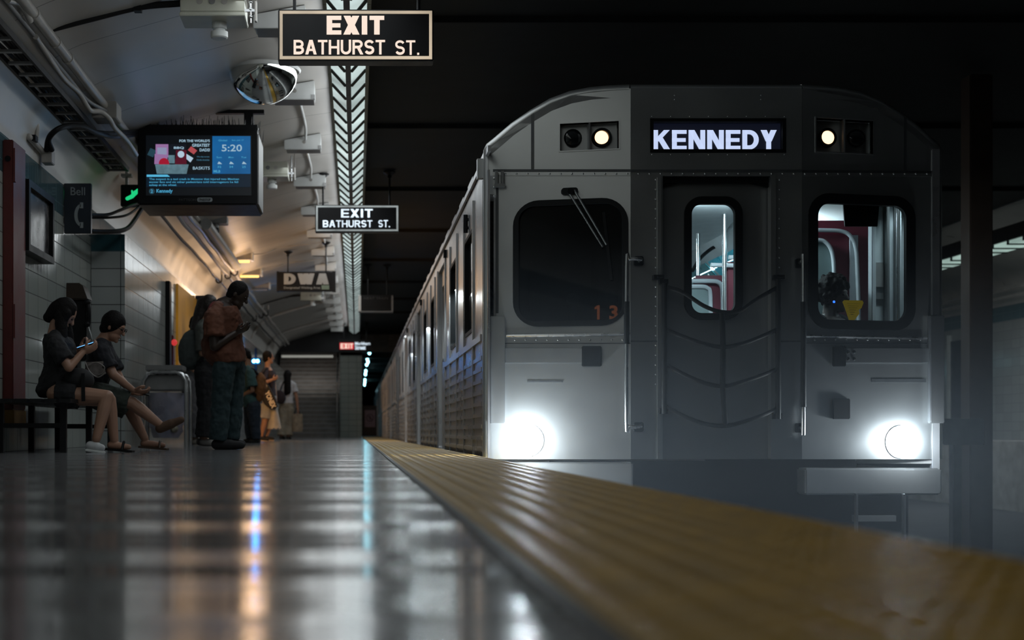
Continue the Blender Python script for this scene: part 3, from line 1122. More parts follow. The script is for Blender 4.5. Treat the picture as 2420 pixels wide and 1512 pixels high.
# green way-out box half behind the screen
YG = 16.7
a, b = W(285, 487, YG), W(346, 436, YG)
root = thing('running_man_sign', 'small black box sign with a green lit pictogram, half hidden behind the video screen', 'sign', (a.x, YG, a.z))
part('case', MB().box(a.x, b.x, YG, YG + 0.12, a.z, b.z), M['black'], root, 0.006)
green = glow('lit green pictogram', rgb(30, 210, 130), 0.95)
mb = MB()
for (x0, y0), (x1, y1), r0, r1 in (((301, 469), (312, 464), 0.022, 0.024), ((312, 464), (320, 455), 0.024, 0.026), ((313, 460), (312, 451), 0.012, 0.010), ((320, 456), (326, 449), 0.026, 0.018)):
    p0, p1 = W(x0, y0, YG - 0.004), W(x1, y1, YG - 0.004)
    mb.cap(p0, p1, r0, r1, 10, 3)
part('pictogram', mb, green, root, label='green lit pictogram')
x = W(298, 0, YG).x
part('hanger', MB().tube([(x, YG + 0.06, b.z - 0.01), (x, YG + 0.06, ceil_z(x) - 0.02)], 0.02, 8).box(x - 0.06, x + 0.06, YG, YG + 0.12, ceil_z(x - 0.06) - 0.06, ceil_z(x - 0.06) - 0.03), M['whitepipe'], root)

# ------------------------------------------------------------------ white sensor boxes with a round lamp under each
for i, y in enumerate((11.6, 18.9, 36.5)):
    root = thing('alarm_box', ('cream metal box with a white round lamp under it, nearest the camera', 'cream metal box with a round lamp at the right edge of the video screen', 'small far cream box with a round lamp, below the sign with letters DWA')[i],
                 'alarm box', (-1.16, y, 3.46), 'cream ceiling boxes with a round lamp underneath')
    x0, x1, z0, z1 = -1.416, -0.902, 3.50, 3.70
    part('body', MB().box(x0, x1, y + 0.004, y + 0.36, z0 + 0.035, z1), M['cream'], root, 0.006)
    part('lid', MB().box(x0 - 0.006, x1 + 0.006, y - 0.006, y + 0.366, z0, z0 + 0.03), M['cream'], root, 0.005)
    part('knob', MB().prism(circle(-1.16, 3.62, 0.026, 18), lambda u, v, d, y=y: (u, y + 0.004 - d, v), 0.008), M['grey'], root)
    for xx in (-1.26, -1.06):
        part('knockout', MB().prism(circle(xx, 3.62, 0.026, 18), lambda u, v, d, y=y: (u, y + 0.004 - d, v), 0.003), M['whitepipe'], root)
    mb = MB().loft([[(-1.12 + r * cos(2 * pi * k / 20), y + 0.2 + r * sin(2 * pi * k / 20), z) for k in range(20)] for r, z in ((0.06, 3.50), (0.06, 3.45), (0.045, 3.445), (0.045, 3.43), (0.07, 3.425), (0.07, 3.38), (0.06, 3.37))])
    part('round_lamp', mb, M['white'], root)
    mb = MB()
    for zz in (3.50, 3.56, 3.62):
        mb.sph((x1 + 0.05, y + 0.03, zz), 0.016, 8, 6)
    mb.tube([(x1 + 0.05, y + 0.03, 3.45), (x1 + 0.05, y + 0.03, 3.78)], 0.009, 8)
    mb.box(x1 + 0.004, x1 + 0.08, y + 0.02, y + 0.04, 3.54, 3.56)
    part('hanger_bolt', mb, M['steel'], root)
    part('hanger', MB().box(x1 + 0.085, x1 + 0.1, y, y + 0.06, 3.46, 3.8), M['whitepipe'], root)
    if i != 1:
        mb = MB().tube(spline([(x0, y + 0.1, 3.63), (-1.75, y + 0.1, 3.60), (-2.1, y + 0.05, 3.5), (-2.5, y, 3.38)], 5), 0.028, 10)
        mb.box(-1.80, -1.74, y + 0.06, y + 0.14, 3.56, 3.74)
        part('bracket_arm', mb, M['blackmetal'], root)

# grey box with a small camera below, past the screen
YK = 22.5
a, b = W(471, 527, YK), W(536, 494, YK)
root = thing('camera_box', 'grey ceiling box with a small dark dome camera below it', 'security camera', (a.x + 0.2, YK, a.z))
part('housing', MB().box(a.x, b.x, YK, YK + 0.3, a.z, b.z - 0.01), M['grey'], root, 0.008)
q = W(509, 533, YK)
part('stem', MB().tube([(q.x, YK + 0.1, a.z), (q.x, YK + 0.1, a.z - 0.06)], 0.045, 12), M['grey'], root)
part('dome', MB().ell((q.x, YK + 0.1, a.z - 0.1), ((0.055, 0, 0), (0, 0.055, 0), (0, 0, 0.06))), M['black'], root)

# ------------------------------------------------------------------ half-dome mirror
root = thing('dome_mirror', 'silver half-dome security mirror on the ceiling behind the nearest exit sign', 'mirror', (-0.93, 14.3, 3.75))
rings = []
for i in range(9):
    a_ = pi / 2 * i / 8
    rings.append([(-0.93 + 0.35 * cos(a_) * cos(2 * pi * k / 36), 14.45 + 0.35 * cos(a_) * sin(2 * pi * k / 36), 3.77 - 0.33 * sin(a_)) for k in range(36)])
mb = MB().loft(rings[:-1] + [[(-0.93 + 0.004 * cos(2 * pi * k / 36), 14.45 + 0.004 * sin(2 * pi * k / 36), 3.44) for k in range(36)]])
part('dome', mb, M['mirror'], root)
part('rim', MB().loft([[(-0.93 + r * cos(2 * pi * k / 36), 14.45 + r * sin(2 * pi * k / 36), z) for k in range(36)] for r, z in ((0.36, 3.755), (0.375, 3.775), (0.36, 3.795))]), M['white'], root)

# ------------------------------------------------------------------ pipes, cable tray and hooks along the ceiling's wall side
mb = MB().tube([(-2.44, 9.0, 3.32), (-2.44, 13.96, 3.32)], 0.042, 14).tube([(-2.42, 14.3, 3.31), (-2.42, 15.3, 3.31), (-2.38, 16.8, 3.33), (-2.36, 24, 3.32)], 0.042, 14)
root = solo('ceiling_pipe', mb, M['whitepipe'], 'thick pale pipe running along the ceiling into a small junction box', 'pipe')
for y in (10.9, 11.7, 12.2):
    part('coupling', MB().tube([(-2.44, y, 3.32), (-2.44, y + 0.05, 3.32)], 0.05, 14), M['whitepipe'], root)
solo('ceiling_pipe', MB().tube(spline([(-2.52, 9.0, 3.26), (-2.52, 12.5, 3.26), (-2.50, 13.4, 3.24), (-2.42, 13.95, 3.26)], 6), 0.02, 10), M['grey'], 'thin dark pipe between the cable tray and the thick pale pipe', 'pipe')
solo('junction_box', MB().box(-2.56, -2.32, 13.97, 14.27, 3.20, 3.36), M['whitepipe'], 'pale junction box where the thick ceiling pipe ends, above the video screen', 'junction box', bevel=0.006)
root = thing('cable_tray', 'dark ladder cable tray with bundled cables under the curved edge of the ceiling', 'cable tray', (-2.65, 20, 3.1))
mb = MB()
for x in (-2.78, -2.56):
    mb.box(x - 0.012, x + 0.012, 8.5, 16.2, 3.08, 3.13)
part('side_rail', mb, M['blackmetal'], root)
mb = MB()
y = 8.6
while y < 16.2:
    mb.box(-2.78, -2.56, y, y + 0.05, 3.085, 3.105)
    mb.box(-2.84, -2.78, y + 0.0, y + 0.025, 3.09, 3.11)
    y += 0.36
part('rung', mb, M['grey'], root)
for k in range(5):
    x = -2.74 + 0.04 * k
    part('cable', MB().tube(spline([(x + 0.015 * sin(yy * 1.7 + k), yy, 3.135 + 0.008 * cos(yy * 2.1 + 2 * k)) for yy in [8.5 + 0.6 * q for q in range(14)]], 3), 0.017, 7), M['black'], root)
for i, pts in enumerate(([(18, 0, 11.0), (45, 8, 11.3), (62, 30, 11.5), (72, 50, 11.6)], [(84, 86, 12), (92, 100, 12.2), (112, 130, 12.5), (150, 185, 13.3), (185, 218, 13.9), (205, 250, 14.2), (216, 262, 14.35), (238, 264, 14.5), (258, 280, 14.7), (272, 303, 15.0), (300, 332, 15.5), (322, 366, 16.0)])):
    solo('cable', MB().tube(spline([W(q[0], q[1], q[2] * 0.94) for q in pts], 5), 0.024, 10), M['whitepipe'], ('short pale bent cable hanging at the top corner beside the cable tray', 'long wavy pale cable hanging along the cable tray')[i], 'cable', 'pale ceiling cables')
# cables beyond the screen, in hooks
for i, (x, z, r_) in enumerate(((-2.62, 3.06, 0.022), (-2.45, 3.14, 0.03), (-2.34, 3.20, 0.035))):
    pts = [(x + 0.012 * sin(yy * 2.3 + i), yy, z + 0.01 * cos(yy * 1.3 + i)) for yy in [17 + 1.2 * q for q in range(28)]]
    solo('ceiling_cable', MB().tube(spline(pts, 2), r_, 8), M['black'] if i == 0 else M['grey'] if i == 1 else M['whitepipe'],
         ('dark cable nearest the wall in the ceiling hooks', 'thick grey cable in the middle of the ceiling hooks', 'pale knobbly cable bundle above the ceiling hooks')[i], 'cable')
solo('pipe_lagging', MB().tube([(-2.24, 21.5, 3.26), (-2.24, 27.0, 3.26)], 0.085, 12), M['grey'], 'thick lagged grey pipe ending at the first lit fluorescent batten', 'pipe')
hk = 0
for y in (18.0, 27.5, 37.0):
    for j, x in enumerate((-2.62, -2.45, -2.32)):
        z = (3.06, 3.14, 3.20)[j]
        pts = [(x + 0.055, y, z + 0.12), (x + 0.055, y, z)] + [(x + 0.055 * cos(a_), y, z + 0.055 * sin(a_)) for a_ in [-pi * q / 8 for q in range(1, 8)]] + [(x - 0.055, y, z + 0.02)]
        o = solo('cable_hook', MB().tube(pts, 0.014, 8), M['black'], ('%s black hook %s the ceiling cables' % (('lower', 'middle', 'upper')[j], ('just below the video screen, holding', 'beside the head of the standing man, holding', 'far down the platform, carrying')[hk])), 'hook', 'black hooks for the ceiling cables')
        part('stem', MB().tube([(x + 0.055, y, z + 0.1), (x + 0.055, y, 3.42)], 0.02, 8), M['whitepipe'], o)
    hk += 1
# bracket box on the cove and black cable to the screen
root = thing('conduit_box', 'pale conduit box with pipe stubs on the cove above the tiled wall', 'conduit box', W(110, 384, 14.2))
part('body', MB().pbox(97, 122, 352, 384, 13.4, 0.16), M['whitepipe'], root, 0.006)
part('pipe_stub', MB().tube(spline([W(100, 358, 13.42), W(84, 340, 13.1), W(70, 325, 12.9), W(66, 322, 12.88)], 5), 0.03, 10), M['whitepipe'], root)
part('pipe_stub', MB().tube(spline([W(86, 330, 13.1), W(88, 300, 13.1), W(86, 282, 13.1)], 4), 0.02, 8), M['whitepipe'], root)
part('clamp', MB().pbox(64, 84, 318, 332, 12.9, 0.1), M['black'], root)
mb = MB()
for d in (0, 0.05):
    mb.tube(spline([W(110, 355, 13.38) + Vector((d, 0, 0)), W(115, 328, 13.25), W(135, 306, 13.2), W(165, 297, 13.4), W(195, 299, 13.6), W(225, 312, 13.9), W(260, 322 - d * 120, 14.4), W(290, 321 - d * 150, 14.8), W(326, 316 - d * 100, 15.6)], 6), 0.026, 9)
solo('screen_cable', mb, M['black'], 'pair of black cables looping from the wall conduit box up to the video screen', 'cable')

# ------------------------------------------------------------------ things on the left wall
root = thing('help_point', 'tall dark red column with an ochre foot on the tiled wall', 'help point', (-2.9, 12.2, 0))
part('column', MB().box(-2.95, -2.86, 12.05, 12.5, 0.35, 2.60), M['red'], root, 0.008)
part('foot', MB().box(-2.95, -2.855, 12.05, 12.5, 0.225, 0.35), M['ochre'], root, 0.006, label='ochre foot')
part('emblem', MB().prism(circle(-2.905, 2.44, 0.025, 16), lambda u, v, d: (u, 12.05 - d, v), 0.006), M['black'], root)
for z in (2.25, 0.95):
    part('hinge', MB().box(-2.862, -2.845, 12.05, 12.1, z, z + 0.28), M['red'], root)
root = thing('poster_frame', 'dim framed wall poster behind glass with a black frame, above the seated woman', 'poster', (-2.9, 13.0, 1.75))
part('frame', MB().ring([(12.55, 1.74), (13.6, 1.74), (13.6, 2.36), (12.55, 2.36)], [(12.61, 1.80), (13.54, 1.80), (13.54, 2.30), (12.61, 2.30)], lambda u, v, d: (-2.95 + d, u, v), 0.11), M['blackmetal'], root)
part('backing', MB().box(-2.95, -2.90, 12.58, 13.57, 1.77, 2.33), M['black'], root)
part('sheet', MB().prism([(12.61, 1.80), (13.54, 1.80), (13.54, 2.30), (12.61, 2.30)], lambda u, v, d: (-2.90 + d, u, v), 0.02), M['poster'], root)
# phone sign and payphone
def bell(Y, px, py, label, big):
    a, b = W(px[0], py[1], Y), W(px[1], py[0], Y)
    root = thing('phone_sign', label, 'sign', (a.x, Y, a.z), 'navy flag signs over the payphones')
    part('panel', MB().box(a.x, b.x, Y, Y + 0.06, a.z, b.z), M['navy'], root, 0.004)
    w_, h_ = b.x - a.x, b.z - a.z
    part('lettering', text('Bell', a.x + w_ * 0.25, a.x + w_ * 0.78, b.z - h_ * (0.24 if big else 0.5), b.z - h_ * (0.08 if big else 0.15), mpf(Y), 0.004, 0.0), M['bellgrey'], root)
    if big:
        cx_, cz_ = a.x + w_ * 0.55, a.z + h_ * 0.36
        # handset pictogram: a thick C with two square ends
        pts = []
        for k in range(15):
            t = radians(100 + 160 * k / 14)
            pts.append((cx_ + 0.03 + 0.075 * cos(t), cz_ + 0.115 * sin(t)))
        for k in range(15):
            t = radians(260 - 160 * k / 14)
            pts.append((cx_ + 0.03 + 0.042 * cos(t), cz_ + 0.088 * sin(t)))
        mb = MB().prism(pts, mpf(Y), 0.004)
        for s_ in (1, -1):
            mb.box(cx_ + 0.012, cx_ + 0.045, Y - 0.004, Y, cz_ + s_ * 0.07, cz_ + s_ * 0.128)
        part('handset_symbol', mb, M['bellgrey'], root)
    part('wall_bracket', MB().box(-2.95 if big else XB, a.x, Y + 0.01, Y + 0.05, a.z + 0.1, a.z + 0.16), M['blackmetal'], root)
    return root


bell(14.55, (151, 215), (433, 551), 'large navy phone sign with a grey handset symbol, high beside the tiled pier', True)
bell(23.0, (461, 497), (698, 745), 'small far navy phone sign behind the standing man', False)
YF = 14.7
root = thing('payphone', 'dark wall payphone with a brown hood behind the seated woman', 'payphone', (-2.8, YF, 0.8))
a, b = W(152, 870, YF), W(214, 668, YF)
part('backplate', MB().box(-2.95, a.x + 0.12, YF + 0.05, YF + 0.28, a.z - 0.1, b.z - 0.04), M['black'], root, 0.01)
part('hood', MB().prism([(a.x - 0.03, b.z - 0.17), (b.x - 0.03, b.z - 0.17), (b.x - 0.08, b.z - 0.03), (b.x - 0.12, b.z), (a.x - 0.03, b.z)], mpf(YF, -1), 0.30), mat('dark brown hood', (0.03, 0.017, 0.009, 1), 0.5), root, 0.012)
part('case', MB().box(a.x + 0.03, b.x - 0.05, YF + 0.04, YF + 0.26, a.z + 0.08, b.z - 0.18), M['black'], root, 0.012)
mb = MB().tube(spline([(b.x - 0.03, YF, b.z - 0.2), (b.x - 0.015, YF - 0.01, b.z - 0.3), (b.x - 0.02, YF, b.z - 0.42)], 5), 0.022, 10)
mb.sph((b.x - 0.035, YF, b.z - 0.2), 0.035).sph((b.x - 0.035, YF, b.z - 0.42), 0.035)
part('handset', mb, M['black'], root)
part('cord', MB().tube(spline([(b.x - 0.02, YF, b.z - 0.45), (b.x + 0.02, YF, b.z - 0.6), (b.x, YF, b.z - 0.75), (b.x - 0.06, YF + 0.05, b.z - 0.7)], 6), 0.008, 8), M['steel'], root)
# cables from the sign to the tray
for i, pts in enumerate((
        [(215, 508, 14.7), (255, 507, 15.2), (283, 497, 15.8), (305, 488, 16.2), (330, 480, 16.6)],
        [(215, 514, 14.9), (262, 514, 15.4), (300, 508, 16.0), (330, 488, 16.6), (345, 478, 16.8)],
        [(215, 547, 14.9), (270, 547, 15.4), (300, 540, 15.9), (318, 520, 16.4), (340, 485, 17.0)])):
    solo('sign_cable', MB().tube(spline([W(*q) for q in pts], 6), (0.018, 0.014, 0.026)[i], 8), M['black'],
         ('upper black cable from the large phone sign to the ceiling hooks', 'thin middle black cable from the large phone sign to the ceiling hooks', 'thick lowest black cable from the large phone sign, over the tiled pier')[i], 'cable', 'black cables from the phone sign')
# dark post, yellow panel and red lamp on the farther wall
solo('wall_post', MB().box(XB + 0.001, XB + 0.06, 19.45, 19.65, 0.75, 2.2), M['black'], 'tall black post standing off the tiled wall behind the waste bin', 'post', bevel=0.006)
solo('notice_board', MB().box(XB + 0.001, XB + 0.03, 20.6, 24.3, 0.8, 2.28), glow('lit amber panel', rgb(215, 150, 20), 0.2, 0.4, 1.5), 'lit amber yellow wall panel between the black post and the small phone sign', 'panel', bevel=0.006)  # far end lengthened out of view to carry the added lamp
lamp('AREA', 'added_amber_lamp', (XB + 0.08, 24.2, 1.2), 65, (1.0, 0.46, 0.10), aim=(-1.5, 27.4, 0.8), shape='RECTANGLE', size=0.5, size_y=1.3)  # added lamp, throws orange light on the man in shorts
root = thing('alarm_bell', 'small red alarm lamp on the wall beside the black post', 'alarm', (XB, 19.9, 1.3))
part('base', MB().box(XB + 0.001, XB + 0.05, 19.9, 20.05, 1.05, 1.5), mat('dull red enamel', (0.12, 0.015, 0.015, 1), 0.4), root, 0.01)
part('lamp', MB().sph((XB + 0.06, 19.92, 1.40), 0.045), glow('lit red alarm lamp', rgb(220, 60, 60), 0.7), root)

# ------------------------------------------------------------------ bench and bin
YBn = 11.75
root = thing('bench', 'dark slatted metal bench against the tiled wall, under the two seated people', 'bench', (-2.5, YBn, 0))
mb = MB()
for k in range(6):
    x = -2.9 + 0.115 * k
    mb.box(x, x + 0.09, 11.3, 13.9, 0.395, 0.425)
part('seat', mb, M['blackmetal'], root)
for y in (11.5, 12.6, 13.7):
    part('leg', MB().box(-2.36, -2.31, y, y + 0.05, 0, 0.395), M['blackmetal'], root)
    part('leg', MB().box(-2.86, -2.81, y, y + 0.05, 0, 0.395), M['blackmetal'], root)
    part('stretcher', MB().box(-2.81, -2.36, y + 0.01, y + 0.04, 0.20, 0.235), M['blackmetal'], root)
root = thing('waste_bin', 'grey metal waste bin with tube frame and clear bag beside the seated man', 'bin', (-2.2, 16.6, 0))
YB = 16.6
f = lambda px, py, dy=0: W(px, py, YB) + Vector((0, dy, 0))
for dy in (0, 0.42):
    zz = 0.0
    pts = [(f(336, 1055).x, YB + dy, 0)] + [tuple(f(336, 930, dy))] + [tuple(f(338, 900, dy)), tuple(f(348, 884, dy)), tuple(f(362, 879, dy)), tuple(f(415, 879, dy)), tuple(f(430, 884, dy)), tuple(f(439, 898, dy)), tuple(f(440, 930, dy))] + [(f(440, 1055).x, YB + dy, 0)]
    part('frame', MB().tube(pts, 0.024, 10), M['steel'], root)
a, b = f(343, 876), f(430, 862)
part('lid', MB().box(a.x, b.x, YB + 0.02, YB + 0.44, a.z, b.z), M['grey'], root, 0.01)
part('collar', MB().box(f(340, 0).x, f(436, 0).x, YB + 0.05, YB + 0.40, f(0, 922).z, f(0, 885).z), M['grey'], root, 0.012)
rings = []
rn = random.Random(5)
for i in range(9):
    t = i / 8
    z = lerp(0.62, 0.10, t)
    r_ = 0.215 * (1 - 0.1 * t - 0.45 * max(0, t - 0.75) * 2)
    rings.append([(f(388, 0).x + r_ * (1 + 0.08 * sin(5 * k + 3 * i) * (0.4 + t)) * cos(2 * pi * k / 22), YB + 0.22 + r_ * 0.9 * (1 + 0.08 * cos(4 * k + 2 * i)) * sin(2 * pi * k / 22), z) for k in range(22)])
bagm = mat('translucent bin bag', (0.30, 0.31, 0.42, 1), 0.3, 0.0, 0.25, 6)
nodes_of(bagm)[3].inputs['Alpha'].default_value = 0.62
part('bag', MB().loft(rings), bagm, root)
mb = MB()
for k in range(14):
    c_ = (f(388, 0).x + rn.uniform(-0.12, 0.12), YB + 0.2 + rn.uniform(-0.1, 0.1), 0.18 + 0.025 * k)
    mb.ell(c_, ((rn.uniform(0.03, 0.07), 0, 0), (0, rn.uniform(0.03, 0.07), 0), (0, 0.01, rn.uniform(0.03, 0.06))), 10, 6)
part('rubbish', mb, mat('crumpled litter', (0.22, 0.20, 0.15, 1), 0.7, 0, 0.6, 12), root)

# ------------------------------------------------------------------ blue double lamp far down the wall
YL = 33.0
root = thing('blue_lamp', 'pair of bright blue lamps on a dark post beside the stairs', 'lamp', (-2.36, YL, 0))
blu = glow('lit blue lamp', (0.03, 0.34, 1.0, 1), 120)
for px in (600, 608.5):
    q = W(px, 853, YL)
    part('lens', MB().sph(q, 0.036, 12, 8), blu, root)
q = W(604, 853, YL)
part('lamp_head', MB().box(q.x - 0.11, q.x + 0.11, YL + 0.03, YL + 0.12, q.z - 0.08, q.z + 0.08), M['black'], root, 0.01)
part('post', MB().tube([(q.x, YL + 0.08, 0), (q.x, YL + 0.08, q.z + 0.3)], 0.03, 10), M['black'], root)
lamp('POINT', 'blue_lamp_light', (q.x, YL - 0.1, q.z), 5, (0.03, 0.35, 1.0), shadow_soft_size=0.05)

# ------------------------------------------------------------------ platform end: staircase, gate, tunnel lamps
root = thing('staircase', 'wide grey staircase rising away at the end of the platform', 'stairs', (-1.7, 50.2, 0))
nst = 20
for k in range(nst):
    y = 50.2 + 0.27 * k
    mb = MB().box(-2.9, -0.62, y, 50.2 + 0.27 * nst, 0.16 * k, 0.16 * (k + 1))
    st = part('step', mb, M['conc'], root)
    part('nosing', MB().box(-2.9, -0.62, y - 0.012, y + 0.05, 0.16 * (k + 1) - 0.02, 0.16 * (k + 1) + 0.004), M['signgrey'], st)
mb = MB().tube([(-0.68, 50.1, 0.85), (-0.68, 50.1, 1.9), (-0.68, 50.3, 2.0), (-0.68, 52.5, 3.2)], 0.03, 10).tube([(-0.68, 50.1, 0.0), (-0.68, 50.1, 0.9)], 0.022, 8)
part('handrail', mb, M['steel'], root)
solo('strip_light', MB().box(-2.7, -0.85, 52.0, 52.1, 2.86, 2.94), glow('dim strip light', rgb(200, 200, 190), 0.42), 'dim white strip light under the black bulkhead above the stairs', 'strip light')
lamp('AREA', 'strip_lamp', (-1.75, 52.3, 2.82), 8, (1.0, 0.93, 0.85), aim=(-1.75, 53.5, 0.5), shape='RECTANGLE', size=1.8, size_y=0.2)
root = thing('end_gate', 'dark gate at the platform end with a faded no-entry notice', 'gate', (0.45, 50.6, 0))
part('leaf', MB().box(0.19, 0.70, 50.6, 50.65, 0.04, 1.1), M['blackmetal'], root)
part('post', MB().box(0.70, 0.75, 50.58, 50.66, 0, 1.3), M['grey'], root)
a, b = W(862, 1009, 50.55), W(887, 969, 50.55)
part('notice', MB().box(a.x, b.x, 50.58, 50.60, a.z, b.z), mat('faded pinkish notice', (0.16, 0.10, 0.12, 1), 0.5), root)
q = W(874.5, 987, 50.55)
part('prohibition_mark', MB().ring(circle(q.x, q.z, 0.135), circle(q.x, q.z, 0.105), mpf(50.58), 0.006).bar((q.x - 0.08, 50.575, q.z + 0.08), (q.x + 0.08, 50.575, q.z - 0.08), 0.03, 0.01, (0, 1, 0)).ell((q.x, 50.575, q.z), ((0.03, 0, 0), (0, 0.008, 0), (0, 0, 0.07))), mat('dark notice print', (0.05, 0.02, 0.03, 1), 0.5), root)
tl = glow('lit cyan tunnel lamp', rgb(150, 235, 255), 9)
for i, (px, py, Y) in enumerate(((873, 833, 57), (868, 847, 61), (869.5, 855, 63), (866.5, 861, 66), (864.5, 877, 71), (863.5, 884, 73), (862.5, 898, 80), (862, 904, 84), (861.5, 909, 88))):
    q = W(px, py, Y)
    root = thing('tunnel_lamp', 'bright cyan lamp in the tunnel mouth beyond the end pier, %s from the top' % ('first', 'second', 'third', 'fourth', 'fifth', 'sixth', 'seventh', 'eighth', 'ninth')[i], 'lamp', (0.2, Y, q.z), 'cyan tunnel lamps')
    part('lens', MB().ell(q, ((0.055, 0, 0), (0, 0.05, 0), (0, 0, 0.085)), 10, 7), tl, root)
    part('bracket', MB().box(0.2, q.x, Y + 0.04, Y + 0.1, q.z - 0.05, q.z + 0.05), M['blackmetal'], root)
lamp('AREA', 'tunnel_lamp_light', (0.6, 70, 2.6), 35, (0.45, 0.85, 1.0), aim=(2.5, 66, 1.5), shape='RECTANGLE', size=0.4, size_y=24)

# ------------------------------------------------------------------ across the tracks
for y in (15.1,):
    solo('track_column', MB().box(6.40, 6.64, y, y + 0.24, -1.3, 3.9), mat('dark brown steel column', (0.06, 0.04, 0.03, 1), 0.6), 'dark brown steel column between the tracks at the right of the train', 'column', bevel=0.01)
XO = 14.3
struct('floor', MB().box(12.2, XO, 8, 60, -1.3, 0.0), M['conc'])
struct('wall_right', MB().box(XO, XO + 0.2, 8, 60, 0, 2.95), tiles('pale tile across the tracks', 'y', 0.4, 0.2, (0.36, 0.37, 0.36, 1), (0.40, 0.41, 0.40, 1), (0.2, 0.2, 0.2, 1), band=(2.62, (0.10, 0.17, 0.19, 1))))
pr = [(2 * 5.68 - p.x, p.z + 0.3) for p in prof]
mb = MB().loft([[(x, 8, z) for x, z in pr] + [(x, 8, z + 0.12) for x, z in reversed(pr)], [(x, 60, z) for x, z in pr] + [(x, 60, z + 0.12) for x, z in reversed(pr)]])
struct('ceiling', mb, M['cove'])
root = thing('far_ceiling_light', 'slanted row of lit panels over the platform across the tracks', 'ceiling light', (11.5, 27, 3.4))
a, bb = MB(), MB()
for k in range(30):
    y = 18 + 0.6 * k
    a.box(11.35, 11.85, y + 0.03, y + 0.57, 3.45, 3.5)
    bb.box(11.33, 11.87, y - 0.03, y + 0.03, 3.43, 3.5)
part('diffuser', a, glow('lit far diffuser', rgb(190, 220, 210), 0.55, 0.3, 1), root)
part('louvre', bb, M['chevline'], root)
part('housing', MB().box(11.3, 11.9, 17.9, 36, 3.5, 3.75), M['chevline'], root)
mb = MB()
for x, z in ((13.75, 3.2), (13.85, 3.05)):
    mb.tube([(x, 10, z), (x, 58, z)], 0.035, 8)
solo('far_pipe', mb, M['whitepipe'], 'two pale pipes along the ceiling edge across the tracks', 'pipe')
root = thing('far_doorway', 'tall dark glazed door in the tiled wall across the tracks', 'door', (XO, 34, 0))
part('leaf', MB().box(XO - 0.02, XO + 0.0, 33.75, 34.8, 0.3, 2.35), M['black'], root)
part('frame', MB().box(XO - 0.05, XO - 0.0, 33.6, 33.75, 0.1, 2.5).box(XO - 0.05, XO, 34.8, 34.95, 0.1, 2.5), M['white'], root)
solo('signal_cabinet', MB().box(5.27, 5.64, 13.0, 13.4, 0.05, 0.285).box(5.42, 5.5, 13.15, 13.25, -1.3, 0.06), M['grey'], 'pale grey box on a post beside the far side of the train', 'signal box', bevel=0.008)
# ------------------------------------------------------------------ the train
M['alu'] = mat('dull painted aluminium', (0.47, 0.485, 0.49, 1), 0.34, 0.85, 0.07, 2.0)
M['alu2'] = mat('dull aluminium door', (0.30, 0.31, 0.315, 1), 0.40, 0.8, 0.07, 2.0)
M['alus'] = mat('brushed aluminium side', (0.42, 0.42, 0.43, 1), 0.30, 0.75, 0.10, 3.0)
M['seam'] = mat('dark panel seam', (0.06, 0.065, 0.07, 1), 0.5)
M['pane_dark'] = glass('tinted cab pane', (0.30, 0.34, 0.34, 1))
M['pane'] = glass('clear train pane', (0.86, 0.92, 0.93, 1), 0.8)
M['cabdark'] = mat('dark cab interior', (0.03, 0.04, 0.04, 1), 0.6)
M['frontblack'] = mat('black underframe', (0.010, 0.011, 0.013, 1), 0.6)
XF0, XF1, XC0, XC1 = 0.92, 4.04, 1.892, 3.076
RAKE = 0.24


def yf(x):
    return 10.0 + (max(0, XC0 - x) + max(0, x - XC1)) * RAKE


def fx(px):
    x = (px - VX) * 10 / F
    for _ in range(4):
        x = (px - VX) * yf(x) / F
    return x


def FP(px, py):
    x = fx(px)
    return (x, H + (VY - py) * yf(x) / F)


def fm(off=0.0):
    """front skin: (u, v, depth) with depth into the car; off stands proud of the skin"""
    return lambda u, v, d: (u, yf(u) - off + d, v)


def fr(px0, px1, py0, py1, r, n=6):
    x0, z0 = FP(px0, py1)
    x1, z1 = FP(px1, py0)
    return rr(x0, x1, z0, z1, r, n)


def fbox(px0, px1, py0, py1):
    x0, z0 = FP(px0, py1)
    x1, z1 = FP(px1, py0)
    return [(x0, z0), (x1, z0), (x1, z1), (x0, z1)]


TR = thing('subway_train', 'silver subway train with a lit KENNEDY sign and two bright headlights', 'train', (2.47, 10.0, -1.14))


def tp_(name, mb, m, bevel=0.0, label=None, parent=None):
    return part(name, mb, m, parent or TR, bevel, label)


# front skin in three facets
arch = [(1155, 352), (1159, 346), (1174, 334), (1216, 298), (1261, 267), (1305, 241), (1351, 224), (1398, 215), (1444, 211), (1490, 209)]
lw = fr(1216, 1480, 470, 769, 0.16)
rw = fr(1914, 2158, 470, 773, 0.14)
lmk, rmk = fbox(1323, 1462, 286, 357), fbox(1929, 2063, 286, 357)
left = [FP(1155, 1085)] + [FP(*a) for a in reversed(arch)][::-1] + [FP(1490, 1085)]
tp_('front_panel', MB().plate(left, [lw, lmk], fm(), 0.05), M['alu'])
mir = [(1895 + (1490 - px) * 323 / 335, py) for px, py in arch]
right = [FP(2218, 1085)] + [FP(*a) for a in mir] + [FP(1895, 1085)]
tp_('front_panel', MB().plate(right, [rw, rmk], fm(), 0.05), M['alu'])
P = lambda px, py: FP(px, py)
dsx = fbox(1540, 1853, 284, 357)
cen = [P(1490, 1085), P(1490, 209), P(1895, 209), P(1895, 1085), P(1820, 1085), P(1820, 416), P(1566, 416), P(1566, 1085)]
tp_('front_panel', MB().plate(cen, [dsx], fm(0.004), 0.06), M['alu'])

